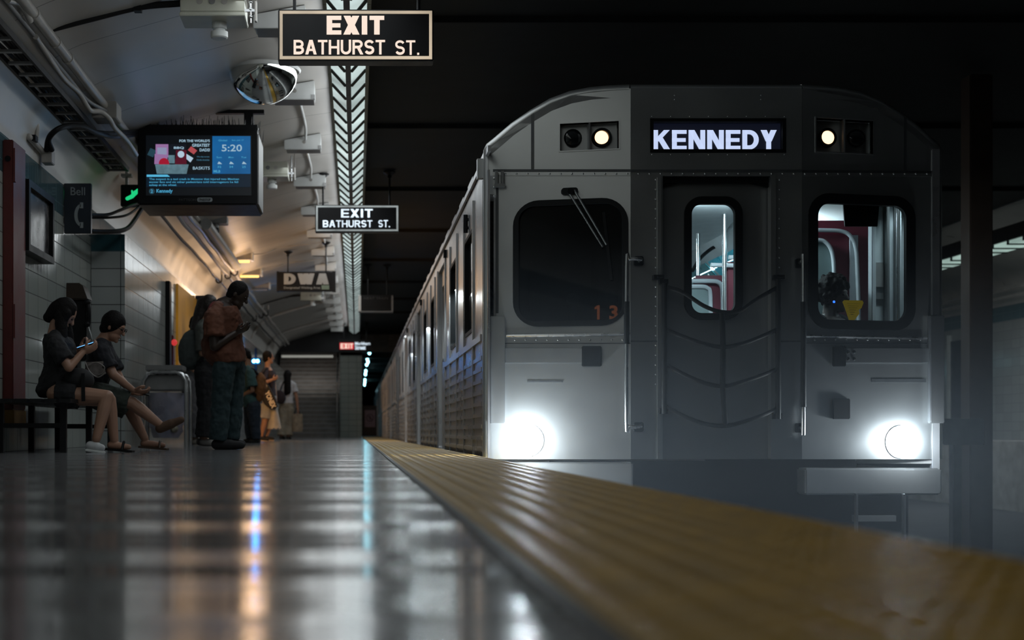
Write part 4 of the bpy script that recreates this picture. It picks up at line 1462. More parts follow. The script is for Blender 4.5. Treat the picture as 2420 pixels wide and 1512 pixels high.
# rounded roof rim and the side shells
rim = [(*FP(px, py),) for px, py in [(1155, 1085)] + arch]
rim2 = [(*FP(px, py),) for px, py in [(2218, 1085)] + mir]
for rm_ in (rim, rim2):
    tp_('front_rim', MB().tube([(x, yf(x) + 0.035, z) for x, z in rm_], 0.036, 10), M['alu'])
tp_('front_rim', MB().tube([(XC0, 10.035, FP(1490, 209)[1]), (XC1, 10.035, FP(1490, 209)[1])], 0.034, 10), M['alu'])
roofpts = [FP(*a) for a in arch] + [FP(*a) for a in reversed(mir)]
xl, xr = FP(1155, 352)[0], FP(2218, 352)[0]
zt = FP(1155, 352)[1]


def car(y0, y1, first):
    rp = [(x, z + 0.0) for x, z in roofpts]
    mb = MB()
    mb.loft([[(x, y0 + (yf(x) - 10 if first else 0), z) for x, z in rp] + [(x, y0 + (yf(x) - 10 if first else 0), z - 0.06) for x, z in reversed(rp)],
             [(x, y1, z) for x, z in rp] + [(x, y1, z - 0.06) for x, z in reversed(rp)]])
    tp_('roof', mb, M['alus'])
    tp_('rain_gutter', MB().box(xl - 0.022, xl, y0 + 0.05, y1, zt - 0.05, zt - 0.01), M['alus'])
    # side towards the platform: windows and door pairs
    holes, items = [], []
    k = 0
    y = y0 + (0.16 if first else 0.5)
    if first:
        items.append(('window', y + 0.04, y + 0.36, 0.92, 1.86))
    y = y0 + 1.55
    while y + 1.2 < y1 - 0.4:
        if k % 3 == 2:
            items.append(('door', y - 0.12, y + 1.18, -0.02, 1.98))
        else:
            items.append(('window', y, y + 0.88, 0.97, 1.80))
        y += 1.88
        k += 1
    for kind, a, b, z0, z1 in items:
        holes.append(rr(a, b, z0, z1, 0.07 if kind == 'window' else 0.03, 4))
    ms = lambda u, v, d: (xl + d, u, v)
    ys = y0 + (yf(xl) - 10 if first else 0)
    tp_('side_wall', MB().plate([(ys, -0.10), (y1, -0.10), (y1, zt), (ys, zt)], holes, ms, 0.045), M['alus'])
    # fluted lower side
    mb = MB()
    doors = [(a, b) for kind, a, b, _, _ in items if kind == 'door']
    segs, s_ = [], ys + 0.5
    for a, b in doors + [(y1 - 0.05, y1)]:
        segs.append((s_, a - 0.06))
        s_ = b + 0.06
    for a, b in segs:
        for q in range(9):
            z = 0.02 + q * 0.085
            mb.box(xl - 0.012, xl, a, b, z, z + 0.03)
        mb.box(xl - 0.018, xl, a, b, 0.84, 0.89)
    tp_('fluted_panel', mb, M['alus'])
    for kind, a, b, z0, z1 in items:
        for yy in (a - 0.07, b + 0.03):
            tp_('pillar_strip', MB().box(xl - 0.016, xl, yy, yy + 0.045, -0.05, 2.0), M['alus'])
    for kind, a, b, z0, z1 in items:
        if kind == 'window':
            f_ = tp_('side_window', MB().ring(rr(a, b, z0, z1, 0.07, 4), rr(a + 0.03, b - 0.03, z0 + 0.03, z1 - 0.03, 0.05, 4), lambda u, v, d: (xl - 0.008 + d, u, v), 0.04), M['rubber'])
            part('pane', MB().prism(rr(a + 0.02, b - 0.02, z0 + 0.02, z1 - 0.02, 0.05, 4), lambda u, v, d: (xl + 0.02 + d, u, v), 0.006), M['pane_side'], f_)
        else:
            c_ = (a + b) / 2
            for a2, b2 in ((a, c_ - 0.006), (c_ + 0.006, b)):
                win = rr(a2 + 0.16, b2 - 0.12, 0.95, 1.80, 0.06, 4)
                d_ = tp_('side_door', MB().plate([(a2, -0.02), (b2, -0.02), (b2, 1.98), (a2, 1.98)], [win], lambda u, v, d: (xl + 0.035 + d, u, v), 0.03), M['alus'])
                part('pane', MB().prism(rr(a2 + 0.15, b2 - 0.11, 0.94, 1.81, 0.06, 4), lambda u, v, d: (xl + 0.05 + d, u, v), 0.006), M['pane_side'], d_)
            tp_('door_light', MB().box(xl - 0.03, xl, a - 0.16, a - 0.10, 1.98, 2.06), M['rubber'])
    # far side, floor and end
    tp_('side_wall', MB().box(xr - 0.05, xr, ys, y1, -0.10, zt), M['alus'])
    tp_('car_floor', MB().box(xl + 0.05, xr - 0.05, y0 + 0.25, y1, -0.06, 0.0), M['grey'])
    tp_('end_wall', MB().box(xl + 0.04, xr - 0.04, y1 - 0.06, y1, -0.08, zt + 0.05), M['alus'])
    tp_('inner_lining', MB().box(xl + 0.16, xl + 0.18, y0 + (1.3 if first else 0.1), y1 - 0.1, -0.0, zt - 0.05), M['lining'])
    tp_('underframe', MB().box(xl + 0.12, xr - 0.12, y0 + 0.5, y1 - 0.2, -0.75, -0.12), M['frontblack'])


M['lining'] = mat('dark inner lining', (0.05, 0.055, 0.06, 1), 0.5)
M['pane_side'] = mat('dark side glass', (0.012, 0.015, 0.017, 1), 0.06, 0.0, 0.1, 2.0, rvar=0.03)
car(10.0, 32.9, True)
car(33.35, 56.2, False)
car(56.6, 79.0, False)
for y in (32.9, 56.2):
    tp_('gangway', MB().box(1.6, 3.3, y, y + 0.42, -0.1, 2.1), M['rubber'])
# ventilator humps and brackets along the roof edge
mb = MB()
for k in range(22):
    y = 10.4 + 1.0 * k
    mb.box(xl - 0.02, xl + 0.03, y, y + 0.5, zt - 0.01, zt + 0.014)
tp_('roof_grab_rail', mb, M['alus'])
mb = MB()
for k in range(4):
    a = FP(1147 - 0.0 * k, 370)
mb.box(xl - 0.07, xl - 0.02, 10.35, 10.42, 1.98, 2.12).box(xl - 0.05, xl, 10.36, 10.41, 2.0, 2.02)
tp_('marker_bracket', mb, M['alu'])
mb = MB().tube([(xl - 0.022, 12.1, 1.83), (xl - 0.022, 12.1, 1.98)], 0.02, 10)
mb.box(xl - 0.03, xl, 12.08, 12.12, 1.86, 1.88).box(xl - 0.03, xl, 12.08, 12.12, 1.93, 1.95)
tp_('side_marker', mb, M['rubber'])

# seams, riveted straps
ms_ = MB().prism([P(1165, 406), P(1490, 406), P(1490, 400), P(1165, 400)], fm(0.004), 0.003)
ms_.prism([P(1490, 407), P(1895, 407), P(1895, 401), P(1490, 401)], fm(0.008), 0.003).prism([P(1895, 408), P(2212, 410), P(2212, 404), P(1895, 402)], fm(0.004), 0.003)
ms_.prism([P(1255, 402), P(1262, 402), P(1262, 268), P(1255, 272)], fm(0.004), 0.003).prism([P(2136, 404), P(2142, 404), P(2142, 280), P(2136, 276)], fm(0.004), 0.003)
ms_.prism([P(1172, 740), P(1178, 740), P(1178, 440), P(1172, 440)], fm(0.004), 0.003)
ms_.prism([P(1192, 812), P(1490, 812), P(1490, 810), P(1192, 810)], fm(0.004), 0.003).prism([P(1895, 812), P(2190, 812), P(2190, 810), P(1895, 810)], fm(0.004), 0.003)
ms_.prism([P(1490, 808), P(1560, 808), P(1560, 805), P(1490, 805)], fm(0.008), 0.003).prism([P(1826, 808), P(1895, 808), P(1895, 805), P(1826, 805)], fm(0.008), 0.003)
tp_('panel_seam', ms_, M['seam'])
rv = MB()


def rivet(px, py, r=0.007, off=0.004):
    x, z = FP(px, py)
    rv.ell((x, yf(x) - off, z), ((r, 0, 0), (0, 0.006, 0), (0, 0, r)), 8, 5)


for k in range(40):
    rivet(1194 + 26.2 * k, 411, off=0.009)
for k in range(22):
    for px in (1168, 2207):
        rivet(px, 462 + 23 * k if px > 2000 else 422 + 21 * k, 0.009)
    rivet(1549, 425 + 23 * k, 0.006, 0.008)
    rivet(1841, 425 + 23 * k, 0.006, 0.008)
for k in range(11):
    rivet(1216 + 25.5 * k, 803)
    rivet(1925 + 25 * k, 803)
for k in range(8):
    for py in (276, 366):
        rivet(1540 + 44.7 * k, py, 0.005, 0.008)
for px in (1594, 1798):
    rivet(px, 226, 0.006, 0.008)
    rivet(px, 236, 0.006, 0.008)
tp_('rivet', rv, M['alu'])
tp_('rivet_strap', MB().prism([P(1165, 415), P(1489, 415), P(1489, 407), P(1165, 407)], fm(0.006), 0.004).prism([P(1896, 416), P(2212, 418), P(2212, 410), P(1896, 408)], fm(0.006), 0.004), M['alu'])
mb = MB()
for a, b, o in ((1196, 1489, 0.0), (1900, 2190, 0.0)):
    x0, z0 = FP(a, 794)
    x1, z1 = FP(b, 794)
    mb.tube([(x0, yf(x0) - 0.004, z0), (x1, yf(x1) - 0.004, z0)], 0.010, 8)
tp_('belt_rail', mb, M['steel'])

# windscreens
for nm, o_, px, pm, lab in (('windscreen', lw, (1216, 1480, 470, 769, 0.16, 9), M['pane_dark'], None), ('windscreen', rw, (1914, 2158, 470, 773, 0.14, 18), M['pane'], None)):
    a, b, c, d, r, wd = px
    out_ = fr(a - 4, b + 4, c - 4, d + 4, r + 0.015, 8)
    in_ = fr(a + wd, b - wd, c + wd, d - wd, max(0.04, r - 0.05), 8)
    g_ = tp_(nm, MB().ring(out_, in_, fm(0.016), 0.05), M['rubber'])
    part('pane', MB().prism(fr(a + 4, b - 4, c + 4, d - 4, r - 0.02, 8), fm(-0.022), 0.006), pm, g_)
# run number behind the platform-side windscreen
or_ = glow('faded orange numeral', rgb(200, 105, 65), 1.1, base=(0.25, 0.1, 0.05, 1))  # emission added so the numerals show through the tinted pane
for t, a, b in (('1', 1408, 1419), ('3', 1442, 1462)):
    p0, p1 = FP(a, 754), FP(b, 720)
    w_, h_ = p1[0] - p0[0], p1[1] - p0[1]
    one = MB().prism([(p0[0] + (w_ * .45), p0[1]), (p1[0], p0[1]), (p1[0], p1[1]), (p0[0] + w_ * .55, p1[1]), (p0[0] - w_ * .1, p1[1] - h_ * .14), (p0[0] - w_ * .1, p1[1] - h_ * .30), (p0[0] + w_ * .45, p1[1] - h_ * .24)], fm(-0.032), 0.003)
    tp_('run_number', one if t == '1' else text(t, p0[0], p1[0], p0[1], p1[1], fm(-0.032), 0.003, 0.03), or_, label='faded orange numeral')
tp_('run_number_holder', MB().prism([P(1398, 762), P(1470, 762), P(1470, 712), P(1398, 712)], fm(-0.045), 0.004), M['cabdark'])
# wiper
x0, z0 = FP(1345, 455)
w0 = Vector((x0, yf(x0) - 0.045, z0))
x1, z1 = FP(1422, 585)
x2, z2 = FP(1431, 580)
mb = MB().tube([w0 + Vector((-0.012, 0, 0)), (x1, yf(x1) - 0.04, z1)], 0.0075, 8).tube([w0 + Vector((0.03, 0, 0.01)), (x2, yf(x2) - 0.04, z2)], 0.0075, 8)
wp = tp_('wiper', mb, M['steel'])
xa, za = FP(1425, 503)
xb_, zb = FP(1443, 662)
part('blade', MB().bar((xa, yf(xa) - 0.026, za), (xb_, yf(xb_) - 0.026, zb), 0.012, 0.02), M['rubber'], wp)
mb = MB().prism(rr(x0 - 0.055, x0 + 0.055, z0 - 0.015, z0 + 0.03, 0.018), fm(0.03), 0.04)
mb.tube([w0 + Vector((0, 0.02, 0)), w0 + Vector((0, -0.015, 0))], 0.022, 12)
part('pivot', mb, M['rubber'], wp)

# roof marker lamps
amber = glow('lit amber white marker lamp', rgb(255, 200, 150), 2.6)
for o_, dk, lt, dv, lb in ((lmk, (1357, 322), (1425, 321), 1393, 'L'), (rmk, (2030, 322), (1962, 321), 1995, 'R')):
    xs = [u for u, v in o_]
    zs = [v for u, v in o_]
    x0, x1, z0, z1 = min(xs), max(xs), min(zs), max(zs)
    mb = MB().prism(o_, fm(-0.075), 0.004)
    box_ = tp_('marker_box', mb, M['alu2'])
    part('bezel', MB().ring([(x0 - 0.008, z0 - 0.008), (x1 + 0.008, z0 - 0.008), (x1 + 0.008, z1 + 0.008), (x0 - 0.008, z1 + 0.008)], [(x0, z0), (x1, z0), (x1, z1), (x0, z1)], fm(0.006), 0.08), M['alu'], box_)
    xd = fx(dv)
    part('divider', MB().box(xd - 0.006, xd + 0.006, yf(xd) - 0.004, yf(xd) + 0.075, z0, z1), M['alu'], box_)
    xx, zz = FP(*dk)
    part('dark_lamp', MB().ell((xx, yf(xx) + 0.06, zz), ((0.064, 0, 0), (0, 0.025, 0), (0, 0, 0.064)), 20, 10), M['pane_side'], box_, label='unlit dark round lamp')
    xx, zz = FP(*lt)
    part('lamp_ring', MB().ring(circle(xx, zz, 0.066, 24), circle(xx, zz, 0.048, 24), fm(-0.045), 0.03), M['rubber'], box_)
    part('lit_lamp', MB().ell((xx, yf(xx) + 0.07, zz), ((0.05, 0, 0), (0, 0.03, 0), (0, 0, 0.05)), 20, 10), amber, box_, label='lit warm white round lamp')
# destination sign
xs = [u for u, v in dsx]
zs = [v for u, v in dsx]
mb = MB().prism(dsx, fm(-0.05), 0.004)
ds = tp_('destination_sign', mb, glow('dark lit sign film', rgb(14, 17, 30), 0.8))
part('frame', MB().ring([(min(xs) - 0.012, min(zs) - 0.012), (max(xs) + 0.012, min(zs) - 0.012), (max(xs) + 0.012, max(zs) + 0.012), (min(xs) - 0.012, max(zs) + 0.012)],
                        [(min(xs) + 0.012, min(zs) + 0.012), (max(xs) - 0.012, min(zs) + 0.012), (max(xs) - 0.012, max(zs) - 0.012), (min(xs) + 0.012, max(zs) - 0.012)], fm(0.008), 0.055), M['rubber'], ds)
p0, p1 = FP(1547, 350), FP(1840, 304)
part('lettering', block('KENNEDY', p0[0], p1[0], p0[1], p1[1], fm(-0.044), 0.004, 0.21), glow('lit pale blue lettering', rgb(205, 220, 255), 0.92), ds, label='lit pale blue lettering')

# end door
dm = lambda off: (lambda u, v, d: (u, 10.05 + off + d, v))
dwin = fr(1638, 1744, 477, 740, 0.08, 8)
drw = tp_('end_door', MB().plate([P(1556, 1085), P(1830, 1085), P(1830, 410), P(1556, 410)], [dwin], dm(0.03), 0.04), M['alu2'], label='dark end door')
g_ = part('door_window', MB().ring(fr(1622, 1760, 461, 754, 0.12, 8), fr(1639, 1742, 479, 738, 0.07, 8), dm(-0.0), 0.05), M['rubber'], drw)
tp_('door_pane', MB().prism(fr(1636, 1746, 476, 742, 0.07, 8), dm(0.045), 0.006), M['pane'])
mb = MB()
for px, w_ in ((1557, 9), (1826, 12)):
    mb.prism([P(px - w_ / 2, 1083), P(px + w_ / 2, 1083), P(px + w_ / 2, 420), P(px - w_ / 2, 420)], fm(0.02), 0.02)
tp_('door_post', mb, M['alu'])
mb = MB()
for s_, px in ((1, 1566), (-1, 1820)):
    x, z = FP(px, 416)
    mb.prism([(x, z), (x + s_ * 0.16, z), (x + s_ * 0.13, z - 0.04), (x, z - 0.07)], dm(-0.01), 0.03)
mb.prism([P(1566, 430), P(1820, 430), P(1820, 416), P(1566, 416)], dm(-0.02), 0.03)
tp_('door_header', mb, M['rubber'])
# handrails
for sgn, px0, bx, top, bot in ((1, 1474, 1507, 617, 1008), (-1, 1888, 1888, 622, 1010)):
    x, zt_ = FP(px0, top)
    x, zb_ = FP(px0, bot)
    y_ = 9.90
    xb2, _ = FP(bx, top)
    zm0, zm1 = FP(px0, 716)[1], FP(px0, 815 if sgn > 0 else 962)[1]
    pts = [(xb2, 9.99, zt_), (xb2, y_, zt_), (lerp(xb2, x, .8), y_, zt_), (x, y_, zt_ - 0.05), (x, y_, zb_ + 0.05), (lerp(xb2, x, .8), y_, zb_), (xb2, y_, zb_), (xb2, 9.99, zb_)] if sgn > 0 else \
        [(x, 9.99, zt_), (x, y_ + 0.02, zt_), (x, y_, zt_ - 0.03), (x, y_, zb_ + 0.03), (x, y_ + 0.02, zb_), (x, 9.99, zb_)]
    h_ = tp_('handrail', MB().tube(spline(pts, 4), 0.0135, 10), M['steel'])
    part('grip', MB().tube([(x, y_, zm1), (x, y_, zm0)], 0.019, 10), M['rubber'], h_)
    for zz in (zt_, zb_):
        part('bracket', MB().prism(rr(xb2 - 0.03, xb2 + 0.035, zz - 0.035, zz + 0.03, 0.012), fm(0.03), 0.035), M['rubber'], h_)
# safety gate of straps across the end door
for px, t, b in ((1565, 672, 978), (1832, 662, 990)):
    mb = MB()
    x, z0 = FP(px, b)
    x, z1 = FP(px, t)
    mb.tube([(x, 9.93, z0), (x, 9.93, z1)], 0.019, 10)
    mb.box(x - 0.03, x + 0.03, 9.94, 10.0, z1 + 0.0, z1 + 0.03).box(x - 0.03, x + 0.03, 9.94, 10.0, z0, z0 + 0.04)
    tp_('gate_post', mb, M['rubber'])


def strap(pts, wdt=0.028):
    P3 = [Vector((FP(px, py)[0], 9.93 - 0.10 * sin(pi * i / (len(pts) - 1)), FP(px, py)[1])) for i, (px, py) in enumerate(pts)]
    return MB().tube(spline(P3, 5), wdt / 2, 8, 0.35, side=(0, 0, 1))


for pts in ([(1565, 678), (1605, 695), (1650, 727), (1692, 742), (1735, 738), (1775, 712), (1832, 680)], [(1567, 780), (1610, 800), (1650, 815), (1693, 823), (1740, 815), (1790, 797), (1830, 780)],
            [(1567, 862), (1605, 885), (1650, 906), (1695, 914), (1740, 904), (1790, 888), (1832, 872)], [(1567, 960), (1610, 985), (1655, 1002), (1700, 1006), (1750, 995), (1795, 980), (1832, 965)]):
    tp_('strap', strap(pts), M['rubber'])
tp_('strap', MB().tube([(FP(px, py)[0], 9.83, FP(px, py)[1]) for px, py in ((1692, 744), (1694, 820), (1693, 912), (1699, 1005))], 0.019, 8, 0.4, side=(1, 0, 0)), M['rubber'], label='upright centre strap')
# boxes, hinges, latches
mb = MB().prism([P(1157, 1000), P(1192, 1000), P(1192, 748), P(1157, 748)], fm(0.05), 0.06)
tp_('step_box', mb, M['alu2'], 0.006)
tp_('step_box', MB().prism([P(2192, 1000), P(2226, 1000), P(2226, 746), P(2192, 746)], fm(0.05), 0.06), M['alu2'], 0.006)
for a, b, h0, h1 in ((1192, 1420, 1374, 1420), (1966, 2196, 1966, 1996)):
    tp_('foot_step', MB().prism([P(a, 858), P(b, 858), P(b, 822), P(a, 822)], fm(0.018), 0.02), M['alu2'], 0.004)
    tp_('step_hinge', MB().prism([P(h0, 866), P(h1, 866), P(h1, 818), P(h0, 818)], fm(0.035), 0.03), M['rubber'], 0.005)
tp_('step_hinge', MB().prism([P(1966, 990), P(2006, 990), P(2006, 942), P(1966, 942)], fm(0.03), 0.03), M['rubber'], 0.005)
mb = MB()
for px in (2002, 2016):
    for py in (832, 848):
        x, z = FP(px, py)
        mb.ell((x, yf(x) - 0.022, z), ((0.012, 0, 0), (0, 0.008, 0), (0, 0, 0.012)), 10, 6)
tp_('step_bolt', mb, M['rubber'])
tp_('vent_slot', MB().prism([P(2060, 903), P(2188, 903), P(2188, 895), P(2060, 895)], fm(0.004), 0.01).prism([P(1246, 903), P(1330, 903), P(1330, 899), P(1246, 899)], fm(0.004), 0.01), M['seam'])
x, z = FP(1179, 440)
mb = MB().box(x - 0.03, x - 0.012, yf(x) - 0.05, yf(x), z, z + 0.10).box(x + 0.012, x + 0.03, yf(x) - 0.05, yf(x), z, z + 0.10).box(x - 0.035, x + 0.04, yf(x) - 0.055, yf(x), z - 0.01, z + 0.01)
tp_('flag_bracket', mb, M['alu2'])
mb = MB()
for px in (1551, 1834):
    x, z = FP(px, 655)
    mb.box(x - 0.03, x + 0.04, 9.93, 10.0, z - 0.02, z + 0.01).box(x - 0.01, x + 0.03, 9.9, 9.95, z - 0.012, z)
tp_('gate_hook', mb, M['rubber'])

# headlights
hl = glow('lit white headlight', rgb(215, 240, 255), 160)
for px, py, pw in ((1245, 1040, 1.0), (2128, 1044, 0.55)):
    x, z = FP(px, py)
    h_ = tp_('headlight', MB().ring(circle(x, z, 0.117, 28), circle(x, z, 0.10, 28), fm(0.006), 0.012), M['steel'])
    part('lens', MB().ell((x, yf(x), z), ((0.12 * (0.94 + .06 * pw), 0, 0), (0, 0.04, 0), (0, 0, 0.12 * (0.94 + .06 * pw))), 24, 12), hl, h_, label='lit white lens')
    lamp('SPOT', 'headlight_lamp', (x, yf(x) - 0.09, z), 330 * pw, (0.86, 0.95, 1.0), aim=(x - 0.25, 0, z - 0.1), spot_size=radians(165), spot_blend=0.25, shadow_soft_size=0.09)
    lamp('POINT', 'headlight_fill_lamp', (x + (-0.05 if x < 2 else 0.11), yf(x) - 0.15, z), 26 * pw, (0.84, 0.94, 1.0), shadow_soft_size=0.06)  # added lamp ahead of the lens, brightens the front panel around it

# buffer beam, pilot blocks, coupler, trip arm, leading wheels
tp_('buffer_beam', MB().prism([P(1300, 1170), P(2040, 1170), P(2040, 1086), P(1300, 1086)], fm(-0.12), 0.3), M['frontblack'], 0.01)
tp_('pilot_block', MB().prism([P(1900, 1169), P(2218, 1169), P(2222, 1160), P(2222, 1106), P(1900, 1106)], fm(0.03), 0.2), M['alu'], 0.012)
tp_('pilot_block', MB().prism([P(1165, 1169), P(1498, 1169), P(1498, 1092), P(1165, 1092)], fm(-0.02), 0.2), M['alu2'], 0.012)
mb = MB().tube([(2.47, 9.75, -0.55), (2.47, 10.8, -0.55)], 0.11, 14)
mb.box(2.30, 2.64, 9.62, 9.80, -0.70, -0.40)
tp_('coupler', mb, M['frontblack'], 0.0)
for px in (2017, 2119):
    x, z0 = FP(px, 1260)
    _, z1 = FP(px, 1165)
    tp_('trip_arm', MB().box(x - 0.008, x + 0.008, 10.02, 10.06, -0.75, z1), M['alu2'])
mb = MB().prism([P(2018, 1232), P(2118, 1232), P(2118, 1218), P(2018, 1218)], fm(-0.0), 0.04)
tp_('trip_bar', mb, M['alu'])
mb = MB()
for x in (1.72, 3.22):
    for y in (11.6, 13.7):
        mb.loft([[(x + h, y + r * cos(2 * pi * k / 28), -0.77 + r * sin(2 * pi * k / 28)) for k in range(28)] for h, r in ((-0.065, 0.34), (0.03, 0.365), (0.03, 0.365), (0.065, 0.395))])
        mb.box(x - 0.1, x + 0.1, y - 0.5, y + 0.5, -0.72, -0.55)
tp_('bogie', mb, M['frontblack'])

# ------------------------------------------------------------------ inside of the leading car
cab = MB().box(0.98, 1.84, 11.35, 11.4, 0.0, 2.2).box(1.84, 1.88, 10.18, 11.35, 0.0, 2.2).box(0.97, 1.84, 10.36, 11.35, 0.88, 0.92)
tp_('cab_partition', cab, M['cabdark'])
mb = MB().box(1.1, 1.5, 10.3, 10.6, 0.92, 1.02).tube([(1.55, 10.4, 0.92), (1.55, 10.4, 1.12)], 0.03, 10).sph((1.55, 10.4, 1.12), 0.045)
mb.box(1.3, 1.65, 10.85, 10.95, 0.92, 1.45).box(1.3, 1.65, 10.6, 10.9, 0.5, 0.6)
tp_('driver_desk', mb, M['cabdark'], 0.015)
li = glow('lit cabin strip', rgb(225, 248, 255), 5.5)
ceilm = mat('pale cabin ceiling', (0.42, 0.46, 0.48, 1), 0.45)
tp_('cabin_ceiling', MB().box(1.3, 3.7, 11.5, 32.5, 2.03, 2.06), ceilm)
for x0, x1 in ((3.62, 3.70), (1.25, 1.33)):
    tp_('cabin_light', MB().box(x0, x1, 11.7, 32.0, 1.82, 1.85), li)
for s_, xa, xb_ in ((1, 3.45, 3.86), (-1, 1.5, 1.09)):
    tp_('cove_panel', MB().add([(xa, 11.6, 2.03), (xa, 32.5, 2.03), (xb_, 32.5, 1.60), (xb_, 11.6, 1.60)], [(0, 1, 2, 3)]).add([(xa, 11.6, 2.05), (xa, 32.5, 2.05), (xb_, 32.5, 1.62), (xb_, 11.6, 1.62)], [(0, 1, 2, 3)]), ceilm)
    tp_('lining_panel', MB().box(min(xb_, xb_ + s_ * 0.03), max(xb_, xb_ + s_ * 0.03), 11.6, 32.5, 0.0, 1.62), ceilm)
cards = [mat('cyan advert card', (0.02, 0.45, 0.62, 1), 0.3), mat('teal advert card', (0.05, 0.28, 0.33, 1), 0.3), mat('rose advert card', (0.45, 0.10, 0.18, 1), 0.3), mat('pale advert card', (0.5, 0.52, 0.55, 1), 0.3)]
for k in range(14):
    y0 = 12.6 + 1.1 * k
    u = lambda t, yy: (lerp(3.45, 3.86, t) - 0.012, yy, lerp(2.03, 1.60, t) - 0.012)
    tp_('advert_card', MB().loft([[u(0.30, y0), u(0.30, y0 + 0.98), u(0.92, y0 + 0.98), u(0.92, y0)], [tuple(Vector(q) + Vector((0.006, 0, 0.006))) for q in (u(0.30, y0), u(0.30, y0 + 0.98), u(0.92, y0 + 0.98), u(0.92, y0))]]), cards[(0, 0, 1, 0, 2, 1, 0, 3, 0, 1, 2, 0, 1, 0)[k]])
maroon = mat('maroon cabin panel', (0.13, 0.018, 0.035, 1), 0.4)
greyt = mat('pale tubular frame', (0.55, 0.60, 0.64, 1), 0.35)
seatg = mat('grey green seat moulding', (0.20, 0.27, 0.28, 1), 0.5)
YW = 11.15
a, b = W(1906, 1000, YW), W(2066, 521, YW)
tp_('windbreak', MB().box(a.x, b.x, YW, YW + 0.03, 0.0, b.z), maroon, label='maroon panel inside')
fpt = lambda px, py, y=YW - 0.05: tuple(W(px, py, y))
tp_('windbreak_rail', MB().tube(spline([fpt(1890, 544), fpt(1945, 544), fpt(1992, 547), fpt(2013, 562), fpt(2023, 590), fpt(2026, 640), fpt(2029, 720), fpt(2030, 800)], 5), 0.016, 10), greyt)
tp_('windbreak_rail', MB().tube(spline([fpt(1890, 567), fpt(1925, 567), fpt(1948, 570), fpt(1963, 587), fpt(1969, 612), fpt(1971, 650), fpt(1972, 800)], 5), 0.016, 10), greyt)
p0, p1 = W(1890, 900, YW - 0.02), W(1966, 572, YW - 0.02)
tp_('seat_shell', MB().prism(rr(p0.x, p1.x, p0.z, p1.z, 0.08), lambda u, v, d: (u, YW - 0.03 + d, v), 0.02), seatg)
p0, p1 = W(2008, 900, YW - 0.02), W(2027, 556, YW - 0.02)
tp_('grab_panel', MB().box(p0.x, p1.x, YW - 0.03, YW - 0.01, 0.2, p1.z), greyt)
YS = 10.4
for px0, px1, m_, dd in ((2063, 2073, greyt, 0.02), (2073, 2096, ceilm, 0.06), (2096, 2103, M['alu2'], 0.0), (2103, 2116, greyt, 0.04), (2116, 2124, M['alu2'], 0.02), (2124, 2131, greyt, 0.0), (2131, 2165, ceilm, 0.05)):
    a, b = W(px0, 1000, YS), W(px1, 440, YS)
    tp_('equipment_panel', MB().box(a.x, b.x, YS + dd, YS + 0.1, 0.0, 2.03), m_, 0.004)
a, b = W(2074, 676, YS), W(2094, 618, YS)
tp_('notice_card', MB().box(a.x, b.x, YS + 0.05, YS + 0.06, a.z, b.z), M['grey'])
a, b = W(2075, 705, YS), W(2094, 690, YS)
tp_('notice_card', MB().box(a.x, b.x, YS + 0.05, YS + 0.06, a.z, b.z), M['alu'])
tp_('grab_pole', MB().tube(spline([W(2118, 484, 10.36), W(2122, 500, 10.36), W(2122, 540, 10.36), W(2122, 800, 10.36)], 4), 0.014, 10), M['steel'])
for px, y in ((1650, 13.6), (1657.5, 17.0), (1676, 15.0), (1712, 12.4)):
    x = W(px, 0, y).x
    tp_('grab_pole', MB().tube([(x, y, 0), (x, y, 2.03)], 0.018, 10), M['steel'])
tp_('grab_pole', MB().tube(spline([W(1714, 620, 12.4), W(1716, 560, 12.5), W(1728, 535, 12.6), W(1745, 520, 12.8), W(1775, 495, 13.0)], 5), 0.016, 8), M['steel'])
tp_('grab_pole', MB().tube(spline([W(1636, 640, 14), W(1660, 605, 14.1), W(1700, 578, 14.2), W(1760, 566, 14.3)], 5), 0.018, 8), M['rubber'])
# seats seen through the end door
YQ = 13.2
for px0, px1, py, y in ((1640, 1765, 650, YQ), (1715, 1790, 618, 12.7)):
    a, b = W(px0, 1000, y), W(px1, py, y)
    tp_('seat_back', MB().box(a.x, b.x, y, y + 0.05, 0.1, b.z), maroon, 0.02)
for pts, y in (([(1625, 664), (1680, 664), (1698, 667), (1706, 678), (1708, 700), (1709, 760)], YQ - 0.06), ([(1625, 677), (1660, 677), (1672, 681), (1678, 692), (1680, 760)], YQ - 0.06), ([(1722, 608), (1765, 608)], 12.66), ([(1680, 626), (1765, 628)], 12.66)):
    tp_('seat_rail', MB().tube(spline([W(px, py, y) for px, py in pts], 5), 0.020, 8), greyt)
p0, p1 = W(1625, 900, YQ), W(1676, 680, YQ)
tp_('seat_shell', MB().prism(rr(p0.x, p1.x, p0.z, p1.z, 0.06), lambda u, v, d: (u, YQ - 0.05 + d, v), 0.03), seatg)
for k in range(7):
    y = 18.6 + 2.0 * k
    tp_('seat', MB().box(3.2, 3.8, y, y + 0.9, 0.35, 0.45).box(3.7, 3.8, y, y + 0.9, 0.45, 0.95), maroon, 0.03)
lamp('AREA', 'cabin_fill_lamp', (2.75, 10.98, 1.95), 16, (0.82, 0.96, 1.0), aim=(3.7, 11.2, 1.2), shape='RECTANGLE', size=0.5, size_y=0.2)  # added to light the windbreak, no fixture hangs here
lamp('AREA', 'cabin_fill_lamp', (2.9, 11.75, 1.98), 18, (0.82, 0.96, 1.0), aim=(3.3, 13.2, 0.9), shape='RECTANGLE', size=0.8, size_y=0.2)  # added to light the seats behind the end door
